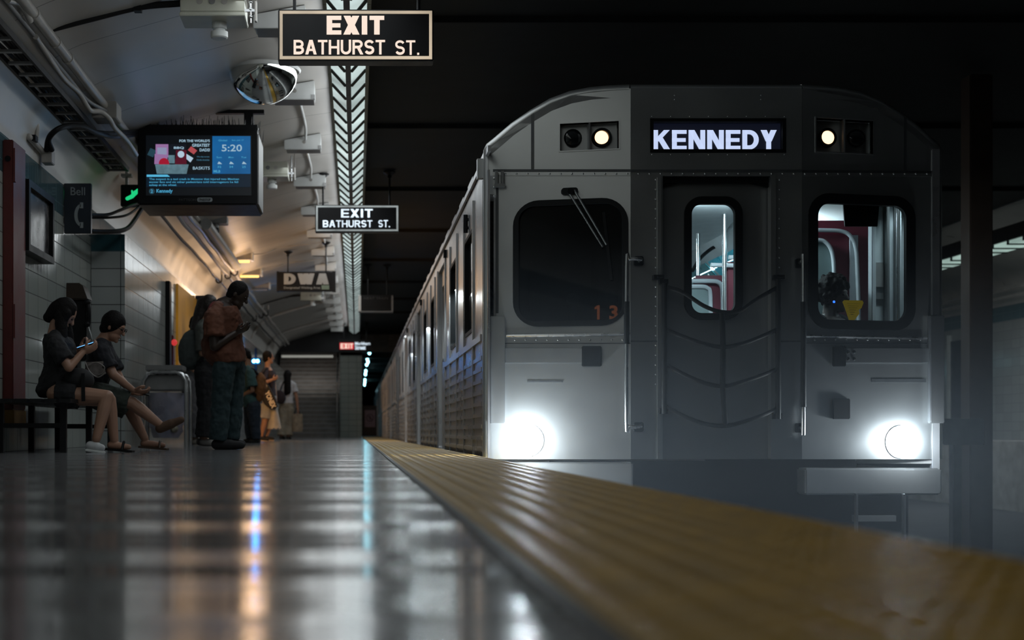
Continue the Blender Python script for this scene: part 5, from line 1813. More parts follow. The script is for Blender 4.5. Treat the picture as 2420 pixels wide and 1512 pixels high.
lamp('AREA', 'panel_fill_lamp', (3.86, 10.28, 2.0), 1.2, (0.82, 0.96, 1.0), aim=(3.90, 10.36, 0.9), shape='RECTANGLE', size=0.1, size_y=0.06, spread=0.9)  # added lamp brightens the equipment panels, no fixture is built here
for y in (14.0, 19.0, 25.0):
    lamp('AREA', 'cabin_fill_lamp', (2.7, y, 1.98), 75, (0.82, 0.96, 1.0), aim=(3.2, y, 0), shape='RECTANGLE', size=0.1, size_y=4.5)
# sun visor and yellow triangle behind the far windscreen
a, b, c, d = FP(1999, 472), FP(2086, 472), FP(2081, 532), FP(2004, 532)
tp_('sun_visor', MB().prism([d, c, b, a], fm(-0.06), 0.015), M['black'])
tri = [FP(*q) for q in ((1995, 712), (1999, 708), (2042, 709), (2045, 714), (2040, 727), (2034, 731), (2035, 740), (2021, 759), (2016, 762), (2011, 758), (2002, 730))]
yt = tp_('warning_triangle', MB().prism(tri, fm(-0.034), 0.003), glow('yellow warning sticker', rgb(160, 135, 10), 0.22, base=rgb(200, 165, 10)), label='yellow triangle sticker')  # emission brightens the sticker, which is no light source
mb = MB()
for k in range(6):
    q0, q1 = FP(2006 + k * 1.6, 716 + 5 * k), FP(2036 - k * 3, 717.2 + 5 * k)
    mb.prism([(q0[0], q1[1]), (q1[0], q1[1]), (q1[0], q0[1]), (q0[0], q0[1])], fm(-0.032), 0.002)
part('print', mb, mat('brown print', (0.06, 0.04, 0.01, 1), 0.5), yt)
# ------------------------------------------------------------------ people
skin_l = mat('light skin', (0.33, 0.18, 0.12, 1), 0.5, 0, 0.06, 14)
skin_m = mat('tan skin', (0.28, 0.15, 0.09, 1), 0.5, 0, 0.06, 14)
skin_d = mat('dark brown skin', (0.030, 0.017, 0.012, 1), 0.5, 0, 0.08, 14)
hairm = mat('black hair', (0.006, 0.005, 0.005, 1), 0.7, 0, 0.3, 60, 0.5, spec=0.15)
eyem = mat('eye', (0.03, 0.02, 0.02, 1), 0.2)


def cloth(name, c, var=0.14):
    return mat(name, (*c, 1), 0.85, 0, var, 11, 0.25)


def melt(name, mb, m, parent, voxel=0.007, smooth=4, label=None, disp=0.0):
    """overlapping closed pieces of one body or garment fused into one continuous skin"""
    me = mb.mesh(name)
    o = bpy.data.objects.new(name, me)
    COL.objects.link(o)
    r = o.modifiers.new('fuse', 'REMESH')
    r.mode = 'VOXEL'
    r.voxel_size = voxel
    s = o.modifiers.new('smooth', 'SMOOTH')
    s.factor = 0.5
    s.iterations = smooth
    if disp:
        tx = bpy.data.textures.new('wrinkle', 'CLOUDS')
        tx.noise_scale = 0.07
        d = o.modifiers.new('wrinkle', 'DISPLACE')
        d.texture = tx
        d.strength = disp
        d.texture_coords = 'GLOBAL'
    dg = bpy.context.evaluated_depsgraph_get()
    me2 = bpy.data.meshes.new_from_object(o.evaluated_get(dg))
    bpy.data.objects.remove(o)
    me2.polygons.foreach_set('use_smooth', [True] * len(me2.polygons))
    me2.materials.clear()
    return part(name, me2, m, parent, label=label)


def torso(mb, pel, neck, right, bend=0.0, wide=1.0, grow=0.0, belly=0.0, t0=0.0, t1=1.0):
    """elliptical sections from the seat to the base of the neck; bend bows the back away from the front"""
    pel, neck, r = Vector(pel), Vector(neck), Vector(right).normalized()
    ax = (neck - pel)
    fwd = ax.normalized().cross(r) * -1
    secs = [(-0.10, .10, .09), (0.0, .155, .105), (0.15, .165, .115), (0.40, .138, .10), (0.62, .155, .112), (0.80, .170, .112), (0.92, .150, .085), (1.0, .085, .06)]
    rings = []
    for t, a, b in secs:
        if t < t0 - 1e-6 or t > t1 + 1e-6:
            continue
        off = bend * sin(pi * max(0, min(1, t)))
        bl = belly * math.exp(-((t - 0.3) / 0.22) ** 2)
        c = pel + ax * t - fwd * off + fwd * bl * 0.5
        a2, b2 = a * wide + grow, b * wide + grow + bl * 0.5
        rings.append([c + r * (a2 * cos(2 * pi * k / 20)) + fwd * (b2 * sin(2 * pi * k / 20)) for k in range(20)])
    mb.loft(rings)
    return fwd


def limb(mb, pts, radii, grow=0.0):
    for i in range(len(pts) - 1):
        mb.cap(pts[i], pts[i + 1], radii[i] + grow, radii[i + 1] + grow)


def hand(mb, wrist, d, n, curl=0.5, side=1, s=1.0):
    """palm, four fingers of different length bent by curl towards the palm normal n, thumb on one side"""
    w_, d, n = Vector(wrist), Vector(d).normalized(), Vector(n).normalized()
    n = (n - d * n.dot(d)).normalized()
    x = d.cross(n) * side
    mb.ell(w_ + d * 0.05 * s, (d * 0.052 * s, x * 0.040 * s, n * 0.017 * s), 12, 8)
    for i, L in enumerate((0.068, 0.078, 0.072, 0.055)):
        b = w_ + d * 0.09 * s + x * (0.027 - 0.018 * i) * s
        p = b
        ang = 0.15 + curl * 0.5
        for q, f_ in enumerate((0.45, 0.32, 0.23)):
            e = p + (d * cos(ang) + n * sin(ang)) * L * f_ * s
            mb.cap(p, e, 0.0092 * s, 0.0084 * s, 8, 3)
            p = e
            ang += curl * (0.9 - 0.1 * i)
    t0_ = w_ + d * 0.03 * s + x * 0.032 * s
    t1_ = t0_ + (d * 0.6 + x * 0.55 + n * 0.5 * curl).normalized() * 0.045 * s
    t2_ = t1_ + (d * 0.85 + n * 0.7 * curl - x * 0.1).normalized() * 0.035 * s
    mb.cap(t0_, t1_, 0.012 * s, 0.0105 * s, 8, 3)
    mb.cap(t1_, t2_, 0.0105 * s, 0.009 * s, 8, 3)


def head(mb, c, f, up, s=1.0):
    c, f, up = Vector(c), Vector(f).normalized(), Vector(up).normalized()
    up = (up - f * up.dot(f)).normalized()
    r = f.cross(up)
    mb.ell(c + up * 0.015 * s, (r * 0.075 * s, f * 0.094 * s, up * 0.105 * s), 20, 14)
    mb.ell(c + f * 0.030 * s - up * 0.065 * s, (r * 0.055 * s, f * 0.058 * s, up * 0.052 * s), 16, 10)
    mb.cap(c + f * 0.088 * s + up * 0.012 * s, c + f * 0.106 * s - up * 0.022 * s, 0.010 * s, 0.015 * s, 10, 3)
    mb.ell(c + f * 0.080 * s + up * 0.033 * s, (r * 0.05 * s, f * 0.014 * s, up * 0.011 * s), 12, 6)
    mb.ell(c + f * 0.086 * s - up * 0.058 * s, (r * 0.024 * s, f * 0.009 * s, up * 0.010 * s), 12, 6)
    mb.ell(c + f * 0.072 * s - up * 0.098 * s, (r * 0.024 * s, f * 0.018 * s, up * 0.018 * s), 12, 6)
    for sg in (-1, 1):
        mb.ell(c + r * sg * 0.077 * s - f * 0.008 * s - up * 0.008 * s, (r * 0.010 * s, f * 0.018 * s, up * 0.030 * s), 10, 6)
    return r, f, up


def eyes(c, r, f, up, parent, s=1.0):
    mb = MB()
    for sg in (-1, 1):
        mb.sph(Vector(c) + f * 0.083 * s + r * sg * 0.031 * s + up * 0.010 * s, 0.0105 * s, 10, 7)
    part('eyes', mb, eyem, parent)


def short_hair(c, r, f, up, parent, m=None, s=1.0, thick=0.012, low=0.06):
    mb = MB()
    mb.ell(Vector(c) - f * 0.016 * s + up * 0.032 * s, (r * (0.077 + thick) * s, f * (0.090 + thick) * s, up * (0.094 + thick) * s), 20, 12)
    mb.ell(Vector(c) - f * 0.050 * s - up * low * s * 0.5, (r * (0.058 + thick) * s, f * (0.045 + thick) * s, up * 0.06 * s), 16, 10)
    return melt('hair', mb, m or hairm, parent, 0.008, 2, disp=0.012)


def shoe(mb, heel, toe, r=0.042):
    heel, toe = Vector(heel), Vector(toe)
    mb.cap(heel, lerp(heel, toe, 0.55), r, r * 1.02)
    mb.cap(lerp(heel, toe, 0.45), toe, r * 0.98, r * 0.72)


def body(P, sk, root, spec, name='body'):
    mb = MB()
    fwd = torso(mb, P['pel'], P['neck'], P['right'], P.get('bend', 0), P.get('wide', 1), 0, P.get('belly', 0))
    r, f, up = head(mb, P['head'], P['face'], P['up'], P.get('hs', 1))
    mb.cap(Vector(P['neck']) - (Vector(P['head']) - Vector(P['neck'])).normalized() * 0.02, Vector(P['head']) - up * 0.05 - f * 0.02, 0.060, 0.052)
    aw = P.get('aw', 1.0)
    for sd in ('R', 'L'):
        if 'sh' + sd in P:
            mb.cap(lerp(Vector(P['neck']), Vector(P['sh' + sd]), 0.3), P['sh' + sd], 0.055 * aw, 0.055 * aw)
            limb(mb, [P['sh' + sd], P['el' + sd], P['wr' + sd]], [0.052 * aw, 0.041 * aw, 0.027 * aw])
            dd = P.get('hd' + sd, Vector(P['wr' + sd]) - Vector(P['el' + sd]))
            hand(mb, P['wr' + sd], dd, P.get('hn' + sd, (0, 0, -1)), P.get('hc' + sd, 0.5), 1 if sd == 'R' else -1)
        lg = P.get('lw', 1.0)
        if 'hip' + sd in P:
            limb(mb, [P['hip' + sd], P['kn' + sd], lerp(Vector(P['kn' + sd]), Vector(P['an' + sd]), 0.3), P['an' + sd]], [0.088 * lg, 0.058 * lg, 0.057 * lg, 0.036])
            shoe(mb, P['he' + sd], P['to' + sd], 0.032)
    o = melt(name, mb, sk, root, spec.get('voxel', 0.007), 3)
    eyes(P['head'], r, f, up, root, P.get('hs', 1))
    return r, f, up, fwd


def shirt(P, m, root, sleeve=0.55, grow=0.016, t0=-0.05, disp=0.02, label=None, name='shirt'):
    mb = MB()
    torso(mb, P['pel'], P['neck'], P['right'], P.get('bend', 0), P.get('wide', 1), grow, P.get('belly', 0), t0, 0.96)
    aw = P.get('aw', 1.0)
    for sd in ('R', 'L'):
        if 'sh' + sd in P:
            s_, e_ = Vector(P['sh' + sd]), Vector(P['el' + sd])
            mb.cap(lerp(Vector(P['neck']), s_, 0.45), s_, 0.057 * aw + grow * 0.7, 0.060 * aw + grow * 0.8)
            mb.tube([s_, lerp(s_, e_, sleeve)], [0.057 * aw + grow, 0.055 * aw + grow * 1.3], 12)
    return melt(name, mb, m, root, 0.008, 4, label, disp)


def trousers(P, m, root, reach=1.0, grow=0.02, name='trousers', disp=0.025, label=None, flare=0.0):
    """reach 0..1 from hip to ankle (0.5 = knee)"""
    mb = MB()
    torso(mb, P['pel'], P['neck'], P['right'], P.get('bend', 0), P.get('wide', 1), grow * 0.8, P.get('belly', 0) * 0.7, -0.11, 0.16)
    lg = P.get('lw', 1.0)
    for sd in ('R', 'L'):
        h_, k_, a_ = (Vector(P[q + sd]) for q in ('hip', 'kn', 'an'))
        if reach <= 0.5:
            e = lerp(h_, k_, reach / 0.5)
            mb.tube([h_, lerp(h_, e, 0.5), e], [0.09 * lg + grow, 0.085 * lg + grow, lerp(0.09, 0.062, reach * 2) * lg + grow + flare], 14)
        else:
            e = lerp(k_, a_, (reach - 0.5) / 0.5)
            limb(mb, [h_, k_], [0.09 * lg, 0.062 * lg], grow)
            mb.cap(k_, lerp(k_, e, 0.5), 0.062 * lg + grow, 0.056 * lg + grow + flare * 0.5)
            mb.tube([k_, lerp(k_, e, 0.5), e], [0.060 * lg + grow, 0.056 * lg + grow + flare * .5, 0.044 + grow + flare], 14)
    return melt(name, mb, m, root, 0.008, 4, label, disp)


def shoes(P, m, root, r=0.046, label=None, which='RL', name='shoe', sole=None):
    for sd in which:
        mb = MB()
        shoe(mb, P['he' + sd], P['to' + sd], r)
        o = melt(name, mb, m, root, 0.007, 2, label)
        if sole:
            a, b = Vector(P['he' + sd]), Vector(P['to' + sd])
            d = (b - a).normalized()
            mb = MB().bar(a - d * r * 0.8 - Vector((0, 0, r * 0.82)), b + d * r * 0.6 - Vector((0, 0, r * 0.82)), r * 1.9, 0.022)
            part('sole', mb, sole, o, 0.006)


V = Vector


def D(px, py, Y, dy=0.0):
    """point at pixel (px, py) of a figure standing at distance Y, moved dy along the view"""
    return W(px, py, Y + dy)


# ---- standing man in a rust shirt and jeans, reading a phone
Y = 13.7
root = thing('person', 'man in a rust orange shirt and dark jeans standing with bowed head over a phone', 'person', (-1.2, Y, 0))
P = dict(pel=D(543, 858, Y), neck=D(527, 716, Y), right=(0.12, -1, 0), bend=0.0, wide=1.12, belly=0.13, head=D(562, 697, Y), face=(0.86, -0.12, -0.50), up=(0.5, 0, 0.86), hs=1.03, aw=1.12, lw=1.05,
         shR=D(505, 752, Y, -0.20), elR=D(507, 818, Y, -0.24), wrR=D(556, 787, Y, -0.16), hdR=(0.9, 0.05, 0.42), hnR=(-0.3, 0.5, 0.8), hcR=0.5,
         shL=D(520, 750, Y, 0.20), elL=D(530, 812, Y, 0.22), wrL=D(562, 785, Y, 0.02), hdL=(0.9, -0.2, 0.3), hnL=(-0.3, -0.5, 0.8), hcL=0.5,
         hipR=D(530, 868, Y, -0.10), knR=D(522, 955, Y, -0.10), anR=D(515, 1040, Y, -0.09), heR=D(512, 1050, Y, -0.09), toR=D(570, 1052, Y, -0.11),
         hipL=D(552, 868, Y, 0.10), knL=D(553, 955, Y, 0.12), anL=D(545, 1036, Y, 0.14), heL=D(528, 1047, Y, 0.14), toL=D(572, 1049, Y, 0.15))
r, f, up, fwd = body(P, skin_d, root, {})
short_hair(P['head'], r, f, up, root, s=1.03, thick=0.008)
shirt(P, cloth('rust orange cotton', (0.12, 0.042, 0.022)), root, 0.66, 0.034, -0.02, 0.03)
trousers(P, cloth('dark teal denim', (0.020, 0.042, 0.048)), root, 1.0, 0.022, flare=0.02, disp=0.03)
shoes(P, cloth('black leather', (0.012, 0.012, 0.014)), root, 0.052)
part('shoulder_strap', MB().tube(spline([D(492, 742, Y, -0.2), D(499, 722, Y, -0.13), D(510, 716, Y, -0.1), D(520, 735, Y, -0.17)], 5), 0.016, 8), cloth('dark red webbing', (0.10, 0.012, 0.012)), root)
q = D(578, 771, Y, -0.10)
solo('phone', MB().bar(q - V((0.075, 0, 0.035)), q + V((0.06, 0, 0.03)), 0.075, 0.010, (-0.4, 0, 0.9)), M['black'], 'dark phone in the hand of the standing man in the rust shirt', 'phone', 'phones', 0.003)

# ---- woman with a backpack behind him
Y = 17.3
root = thing('person', 'long-haired woman in black trousers facing right, half hidden behind the standing man', 'person', (-1.9, Y, 0))
P = dict(pel=D(487, 868, Y), neck=D(484, 758, Y), right=(0, -1, 0), head=D(494, 722, Y), face=(0.95, 0, -0.3), up=(0.3, 0, 0.95),
         shR=D(476, 778, Y, -0.18), elR=D(478, 835, Y, -0.2), wrR=D(510, 850, Y, -0.15), shL=D(486, 778, Y, 0.18), elL=D(490, 835, Y, 0.2), wrL=D(518, 850, Y, 0.1),
         hipR=D(482, 880, Y, -0.09), knR=D(484, 962, Y, -0.09), anR=D(483, 1037, Y, -0.09), heR=D(480, 1045, Y, -0.09), toR=D(512, 1047, Y, -0.1),
         hipL=D(490, 880, Y, 0.09), knL=D(492, 962, Y, 0.09), anL=D(478, 1035, Y, 0.1), heL=D(472, 1044, Y, 0.1), toL=D(500, 1045, Y, 0.1))
r, f, up, fwd = body(P, skin_m, root, {'voxel': 0.009})
hb = MB()
hb.ell(P['head'] - f * 0.012 + up * 0.02, (r * 0.095, f * 0.105, up * 0.115))
hb.cap(P['head'] - f * 0.07, D(462, 775, Y), 0.085, 0.07).cap(D(470, 750, Y), D(452, 800, Y, -0.05), 0.07, 0.04)
melt('hair', hb, mat('dark brown hair', (0.016, 0.010, 0.008, 1), 0.5, 0, 0.3, 60, .4), root, 0.01, 3, disp=0.015)
shirt(P, cloth('grey green cotton', (0.07, 0.075, 0.068)), root, 0.9, 0.02)
trousers(P, cloth('black cotton', (0.008, 0.008, 0.010)), root, 0.97, 0.03, flare=0.03)
shoes(P, cloth('pale grey canvas', (0.16, 0.15, 0.14)), root, 0.045)
bp = MB()
bp.ell(D(458, 825, Y, -0.02), ((0.19, 0, 0.0), (0, 0.15, 0), (0.02, 0, 0.25)), 20, 14)
bp.ell(D(447, 843, Y, -0.02), ((0.13, 0, 0.0), (0, 0.13, 0), (0.0, 0, 0.16)), 16, 10)
bko = melt('backpack', bp, cloth('slate grey canvas', (0.055, 0.068, 0.068)), root, 0.012, 3, disp=0.02)
bko.parent = None
bko.matrix_parent_inverse = Matrix()
tag(bko, 'bulging slate grey backpack on the back of the long-haired woman', 'backpack')
part('strap', MB().tube(spline([D(462, 780, Y, -0.17), D(478, 768, Y, -0.2), D(494, 785, Y, -0.22), D(492, 825, Y, -0.22), D(472, 852, Y, -0.2)], 5), 0.022, 8, 0.5), M['black'], bko)
part('grab_loop', MB().tube(spline([D(452, 778, Y), D(458, 769, Y), D(465, 777, Y)], 5), 0.012, 8), M['black'], bko)

# ---- person in grey trousers beyond the bin
Y = 19.4
root = thing('person', 'person in charcoal grey trousers and pale shoes, mostly hidden behind the waste bin', 'person', (-2.2, Y, 0))
P = dict(pel=D(452, 892, Y), neck=D(458, 800, Y), right=(0.3, -1, 0), head=D(466, 768, Y), face=(0.9, -0.2, -0.3), up=(0.2, 0, 1),
         shR=D(446, 815, Y, -0.17), elR=D(444, 860, Y, -0.19), wrR=D(462, 882, Y, -0.15), shL=D(462, 815, Y, 0.17), elL=D(464, 860, Y, 0.19), wrL=D(474, 882, Y, 0.1),
         hipR=D(447, 902, Y, -0.09), knR=D(452, 975, Y, -0.12), anR=D(455, 1035, Y, -0.09), heR=D(445, 1043, Y, -0.09), toR=D(474, 1044, Y, -0.1),
         hipL=D(458, 902, Y, 0.09), knL=D(464, 975, Y, 0.09), anL=D(462, 1034, Y, 0.1), heL=D(452, 1042, Y, 0.1), toL=D(478, 1042, Y, 0.1))
r, f, up, fwd = body(P, skin_m, root, {'voxel': 0.01})
short_hair(P['head'], r, f, up, root)
shirt(P, cloth('dark cotton', (0.02, 0.02, 0.022)), root, 0.6)
trousers(P, cloth('charcoal grey cotton', (0.075, 0.072, 0.078)), root, 0.98, 0.03, flare=0.02)
shoes(P, cloth('pale beige canvas', (0.20, 0.18, 0.15)), root, 0.045)

# ---- person in a teal shirt with an orange brown pack
Y = 22.5
root = thing('person', 'person in a teal shirt and dark jeans, just left of the man in shorts', 'person', (-1.6, Y, 0))
P = dict(pel=D(595, 952, Y), neck=D(584, 868, Y), right=(0, 1, 0), head=D(578, 842, Y), face=(-0.85, -0.1, -0.5), up=(-0.4, 0, 0.9), bend=0.03,
         shR=D(590, 882, Y, 0.17), elR=D(588, 918, Y, 0.2), wrR=D(570, 930, Y, 0.12), shL=D(590, 882, Y, -0.17), elL=D(596, 922, Y, -0.2), wrL=D(574, 934, Y, -0.14),
         hipR=D(592, 960, Y, 0.09), knR=D(590, 1003, Y, 0.1), anR=D(592, 1036, Y, 0.1), heR=D(596, 1041, Y, 0.1), toR=D(578, 1042, Y, 0.1),
         hipL=D(599, 960, Y, -0.09), knL=D(602, 1003, Y, -0.1), anL=D(606, 1038, Y, -0.1), heL=D(610, 1042, Y, -0.1), toL=D(592, 1043, Y, -0.1))
r, f, up, fwd = body(P, skin_m, root, {'voxel': 0.01})
short_hair(P['head'], r, f, up, root)
shirt(P, cloth('muted teal cotton', (0.035, 0.085, 0.085)), root, 0.8, 0.03, -0.15)
trousers(P, cloth('navy denim', (0.014, 0.024, 0.04)), root, 1.0, 0.025)
shoes(P, cloth('black canvas', (0.012, 0.012, 0.012)), root, 0.042)
bp = MB().ell(D(614, 916, Y, -0.05), ((0.10, 0, 0), (0, 0.14, 0), (0.02, 0, 0.24)), 18, 12)
bko = melt('backpack', bp, cloth('orange brown canvas', (0.22, 0.085, 0.025)), None, 0.012, 3, disp=0.03)
tag(bko, 'orange brown backpack behind the man with the racket bag', 'backpack')
part('strap', MB().tube(spline([D(610, 885, Y, -0.14), D(596, 872, Y, -0.18), D(586, 885, Y, -0.22), D(592, 920, Y, -0.22), D(606, 934, Y, -0.16)], 5), 0.02, 8, 0.5), M['black'], bko)

# ---- man with the racket bag, lit orange
Y = 27.4
root = thing('person', 'man in a dark shirt and pale shorts looking right, bare arm and leg lit orange', 'person', (-1.65, Y, 0))
P = dict(pel=D(637, 948, Y), neck=D(633, 869, Y), right=(0.35, -1, 0), head=D(634, 845, Y), face=(1, 0.25, 0.05), up=(0, 0, 1),
         shR=D(624, 884, Y, -0.2), elR=D(622, 905, Y, -0.3), wrR=D(644, 897, Y, -0.28), hdR=(1, 0, 0.45), hnR=(0.2, 0.6, 0.5), hcR=1.3,
         shL=D(643, 884, Y, 0.2), elL=D(648, 912, Y, 0.25), wrL=D(652, 940, Y, 0.2), hcL=1.0, hnL=(-1, 0, 0),
         hipR=D(631, 955, Y, -0.09), knR=D(625, 998, Y, -0.12), anR=D(618, 1031, Y, -0.09), heR=D(609, 1036, Y, -0.09), toR=D(632, 1038, Y, -0.16),
         hipL=D(643, 955, Y, 0.09), knL=D(640, 998, Y, 0.1), anL=D(630, 1030, Y, 0.06), heL=D(622, 1035, Y, 0.06), toL=D(645, 1036, Y, 0.02))
r, f, up, fwd = body(P, skin_l, root, {'voxel': 0.009})
short_hair(P['head'], r, f, up, root)
shirt(P, cloth('dark plum cotton', (0.022, 0.014, 0.022)), root, 0.6)
trousers(P, cloth('pale grey cotton', (0.30, 0.31, 0.33)), root, 0.40, 0.03, 'shorts', flare=0.02)
shoes(P, cloth('black running mesh', (0.015, 0.015, 0.016)), root, 0.044, sole=mat('pale sole', (0.45, 0.36, 0.28, 1), 0.5))
# racket bag with its lettering
A, B = D(617, 900, Y, -0.34), D(646, 964, Y, -0.34)
ax = (B - A).normalized()
sd_ = V((ax.z, 0, -ax.x))
if sd_.x < 0:
    sd_ = -sd_
outl = [(-0.04, 0.02), (0.02, -0.10), (0.2, -0.145), (0.42, -0.125), (0.56, -0.06), (0.585, 0.02), (0.56, 0.09), (0.42, 0.115), (0.2, 0.105), (0.02, 0.08)]
mpb = lambda u, v, d: tuple(A + ax * u + sd_ * v + V((0, d, 0)))
bag = solo('racket_bag', MB().loft([[mpb(u * .97, v * .86, -0.0) for u, v in outl], [mpb(u, v, 0.03) for u, v in outl], [mpb(u, v, 0.10) for u, v in outl], [mpb(u * .97, v * .86, 0.13) for u, v in outl]]),
           cloth('black bag fabric', (0.012, 0.011, 0.011)), 'long black racket bag with pale lettering hanging at the side of the man in shorts', 'bag')
lt = mat('pale bag lettering', (0.62, 0.55, 0.46, 1), 0.5)
part('lettering', text('YONEX', 0.22, 0.56, -0.035, 0.065, lambda u, v, d: mpb(u, v, -d - 0.002), 0.004, 0.04), lt, bag)
mb = MB()
for s_ in (-1, 1):
    mb.prism([(0.06, 0.02 + s_ * 0.045), (0.10, 0.02 + s_ * 0.01), (0.17, 0.02 + s_ * 0.01), (0.13, 0.02 + s_ * 0.045)], lambda u, v, d: mpb(u, v, -d - 0.002), 0.004)
part('emblem', mb, lt, bag)
part('strap', MB().tube(spline([mpb(0.0, 0.0, 0.06), tuple(D(624, 878, Y, -0.27)), tuple(D(632, 870, Y, -0.12)), tuple(D(642, 880, Y, 0.15))], 5), 0.016, 8), M['black'], bag)
pb = MB()
c_ = D(648, 990, Y, -0.12)
pb.loft([[c_ + V(((0.05 + 0.085 * t) * cos(2 * pi * k / 20), 0.07 * sin(2 * pi * k / 20), 0.24 - 0.42 * t + 0.02 * cos(3 * k))) for k in range(20)] for t in (0, .3, .6, .85, 1)])
bag2 = solo('plastic_bag', pb, mat('white plastic bag', (0.34, 0.33, 0.31, 1), 0.4, 0, 0.12, 12, .4), 'white plastic carrier bag hanging beside the shorts of the racket man', 'bag')
part('handle', MB().tube(spline([c_ + V((-0.03, 0, 0.22)), c_ + V((0.0, 0, 0.36)), c_ + V((0.03, 0, 0.22))], 5), 0.008, 6), nodes_of(M['white']) and M['white'], bag2)

# ---- woman in a white top seen from behind with a tote bag
Y = 35.5
root = thing('person', 'woman with long black hair in a white top, seen from behind by the stairs', 'person', (-1.7, Y, 0))
P = dict(pel=D(677, 962, Y), neck=D(680, 900, Y), right=(1, 0.1, 0), head=D(680, 887, Y), face=(0.2, 0.95, -0.15), up=(0, 0, 1), wide=0.9,
         shR=D(694, 910, Y), elR=D(701, 940, Y), wrR=D(704, 968, Y), hcR=1.2, hnR=(-1, 0, 0), shL=D(664, 910, Y), elL=D(660, 938, Y), wrL=D(664, 960, Y, 0.1),
         hipR=D(683, 968, Y), knR=D(682, 1004, Y, 0.05), anR=D(681, 1030, Y), heR=D(680, 1034, Y, -0.04), toR=D(686, 1035, Y, 0.2),
         hipL=D(671, 968, Y), knL=D(668, 1004, Y, -0.05), anL=D(665, 1030, Y, -0.1), heL=D(664, 1034, Y, -0.14), toL=D(672, 1035, Y, 0.06))
r, f, up, fwd = body(P, skin_l, root, {'voxel': 0.01})
hb = MB().ell(P['head'] - f * 0.015 + up * 0.02, (r * 0.098, f * 0.105, up * 0.115)).cap(P['head'] - f * 0.06, D(681, 926, Y, -0.13), 0.095, 0.07).cap(D(678, 905, Y, -0.1), D(676, 930, Y, -0.12), 0.07, 0.05)
melt('hair', hb, hairm, root, 0.012, 3, disp=0.01)
shirt(P, cloth('white cotton', (0.50, 0.52, 0.56), 0.05), root, 0.55, 0.018, 0.1)
trousers(P, cloth('beige cotton', (0.24, 0.22, 0.17)), root, 0.98, 0.04, flare=0.03)
shoes(P, cloth('dark canvas', (0.02, 0.02, 0.02)), root, 0.045)
bko = melt('backpack', MB().ell(D(662, 938, Y, -0.2), ((0.14, 0, -0.02), (0, 0.09, 0), (0.0, 0, 0.17)), 18, 12), cloth('dark plum canvas', (0.028, 0.018, 0.022)), None, 0.012, 3)
tag(bko, 'small dark backpack slung low on the back of the woman in the white top', 'backpack')
part('strap', MB().tube(spline([D(662, 924, Y, -0.2), D(667, 910, Y, -0.16), D(672, 900, Y, -0.08), D(674, 903, Y, 0.06)], 5), 0.016, 8), M['black'], bko)
a, b = D(689, 1020, Y), D(716, 978, Y)
tb = solo('tote_bag', MB().loft([[(lerp(a.x, b.x, 0.5) + (b.x - a.x) / 2 * w_ * (cos(t) if abs(cos(t)) > .5 else cos(t)), Y + 0.07 * w_ * sin(t), lerp(a.z, b.z, h_)) for t in [2 * pi * k / 24 for k in range(24)]] for h_, w_ in ((0, 0.9), (0.1, 1.0), (0.6, 1.0), (1.0, 0.94))]),
          cloth('beige woven straw', (0.26, 0.22, 0.16), 0.3), 'beige tote bag in the hand of the woman in the white top', 'bag')
part('handle', MB().tube(spline([(a.x + 0.06, Y, b.z - 0.02), (a.x + 0.13, Y, b.z + 0.14), (b.x - 0.06, Y, b.z - 0.02)], 6), 0.012, 8), cloth('dark strap', (0.03, 0.025, 0.02)), tb)

# ---- seated woman with a bright phone
Y = 11.75
root = thing('person', 'seated woman in a black T-shirt with bare legs, typing on a bright phone', 'person', (-2.4, Y, 0))
P = dict(pel=D(122, 925, Y, 0.05), neck=D(132, 782, Y, 0.05), right=(0.1, -1, 0), bend=0.05, wide=0.98, head=D(150, 742, Y, 0.06), face=(0.80, 0.1, -0.62), up=(0.62, 0, 0.8), aw=0.92, lw=0.98,
         shR=D(133, 818, Y, -0.16), elR=D(163, 868, Y, -0.22), wrR=D(196, 832, Y, -0.12), hdR=(0.75, 0.2, 0.35), hnR=(0, 0.7, 0.7), hcR=0.7,
         shL=D(150, 812, Y, 0.24), elL=D(172, 850, Y, 0.30), wrL=D(182, 826, Y, 0.12), hdL=(0.8, -0.3, 0.35), hnL=(0, -0.6, 0.7), hcL=0.7,
         hipR=D(135, 930, Y, -0.08), knR=D(253, 938, Y, -0.10), anR=D(228, 1036, Y, -0.16), heR=D(214, 1054, Y, -0.16), toR=D(240, 1058, Y, -0.17),
         hipL=D(140, 932, Y, 0.12), knL=D(258, 945, Y, 0.10), anL=D(270, 1040, Y, 0.08), heL=D(262, 1052, Y, 0.08), toL=D(304, 1056, Y, 0.06))
r, f, up, fwd = body(P, skin_l, root, {'voxel': 0.006})
hb = MB().ell(P['head'] - f * 0.018 + up * 0.022, (r * 0.096, f * 0.106, up * 0.118))
hb.cap(P['head'] + r * 0.06 - up * 0.02, D(146, 800, Y, -0.04), 0.055, 0.045).cap(P['head'] - r * 0.06 - up * 0.02, D(162, 806, Y, 0.12), 0.06, 0.05).cap(P['head'] - f * 0.06, P['head'] - f * 0.075 - up * 0.09, 0.075, 0.05).cap(P['head'] + r * 0.075 + f * 0.02 + up * 0.02, P['head'] + r * 0.072 + f * 0.055 - up * 0.10, 0.045, 0.035)
melt('hair', hb, hairm, root, 0.008, 3, disp=0.012)
shirt(P, cloth('black jersey', (0.008, 0.008, 0.010)), root, 0.72, 0.022, -0.1, 0.03, name='t_shirt')
trousers(P, cloth('black shorts cotton', (0.008, 0.008, 0.010)), root, 0.2, 0.026, 'shorts')
shoes(P, cloth('white canvas', (0.48, 0.49, 0.50), 0.06), root, 0.042, 'white trainer', 'R', 'trainer', sole=M['white'])
mb = MB()
a, b = V(P['heL']), V(P['toL'])
d = (b - a).normalized()
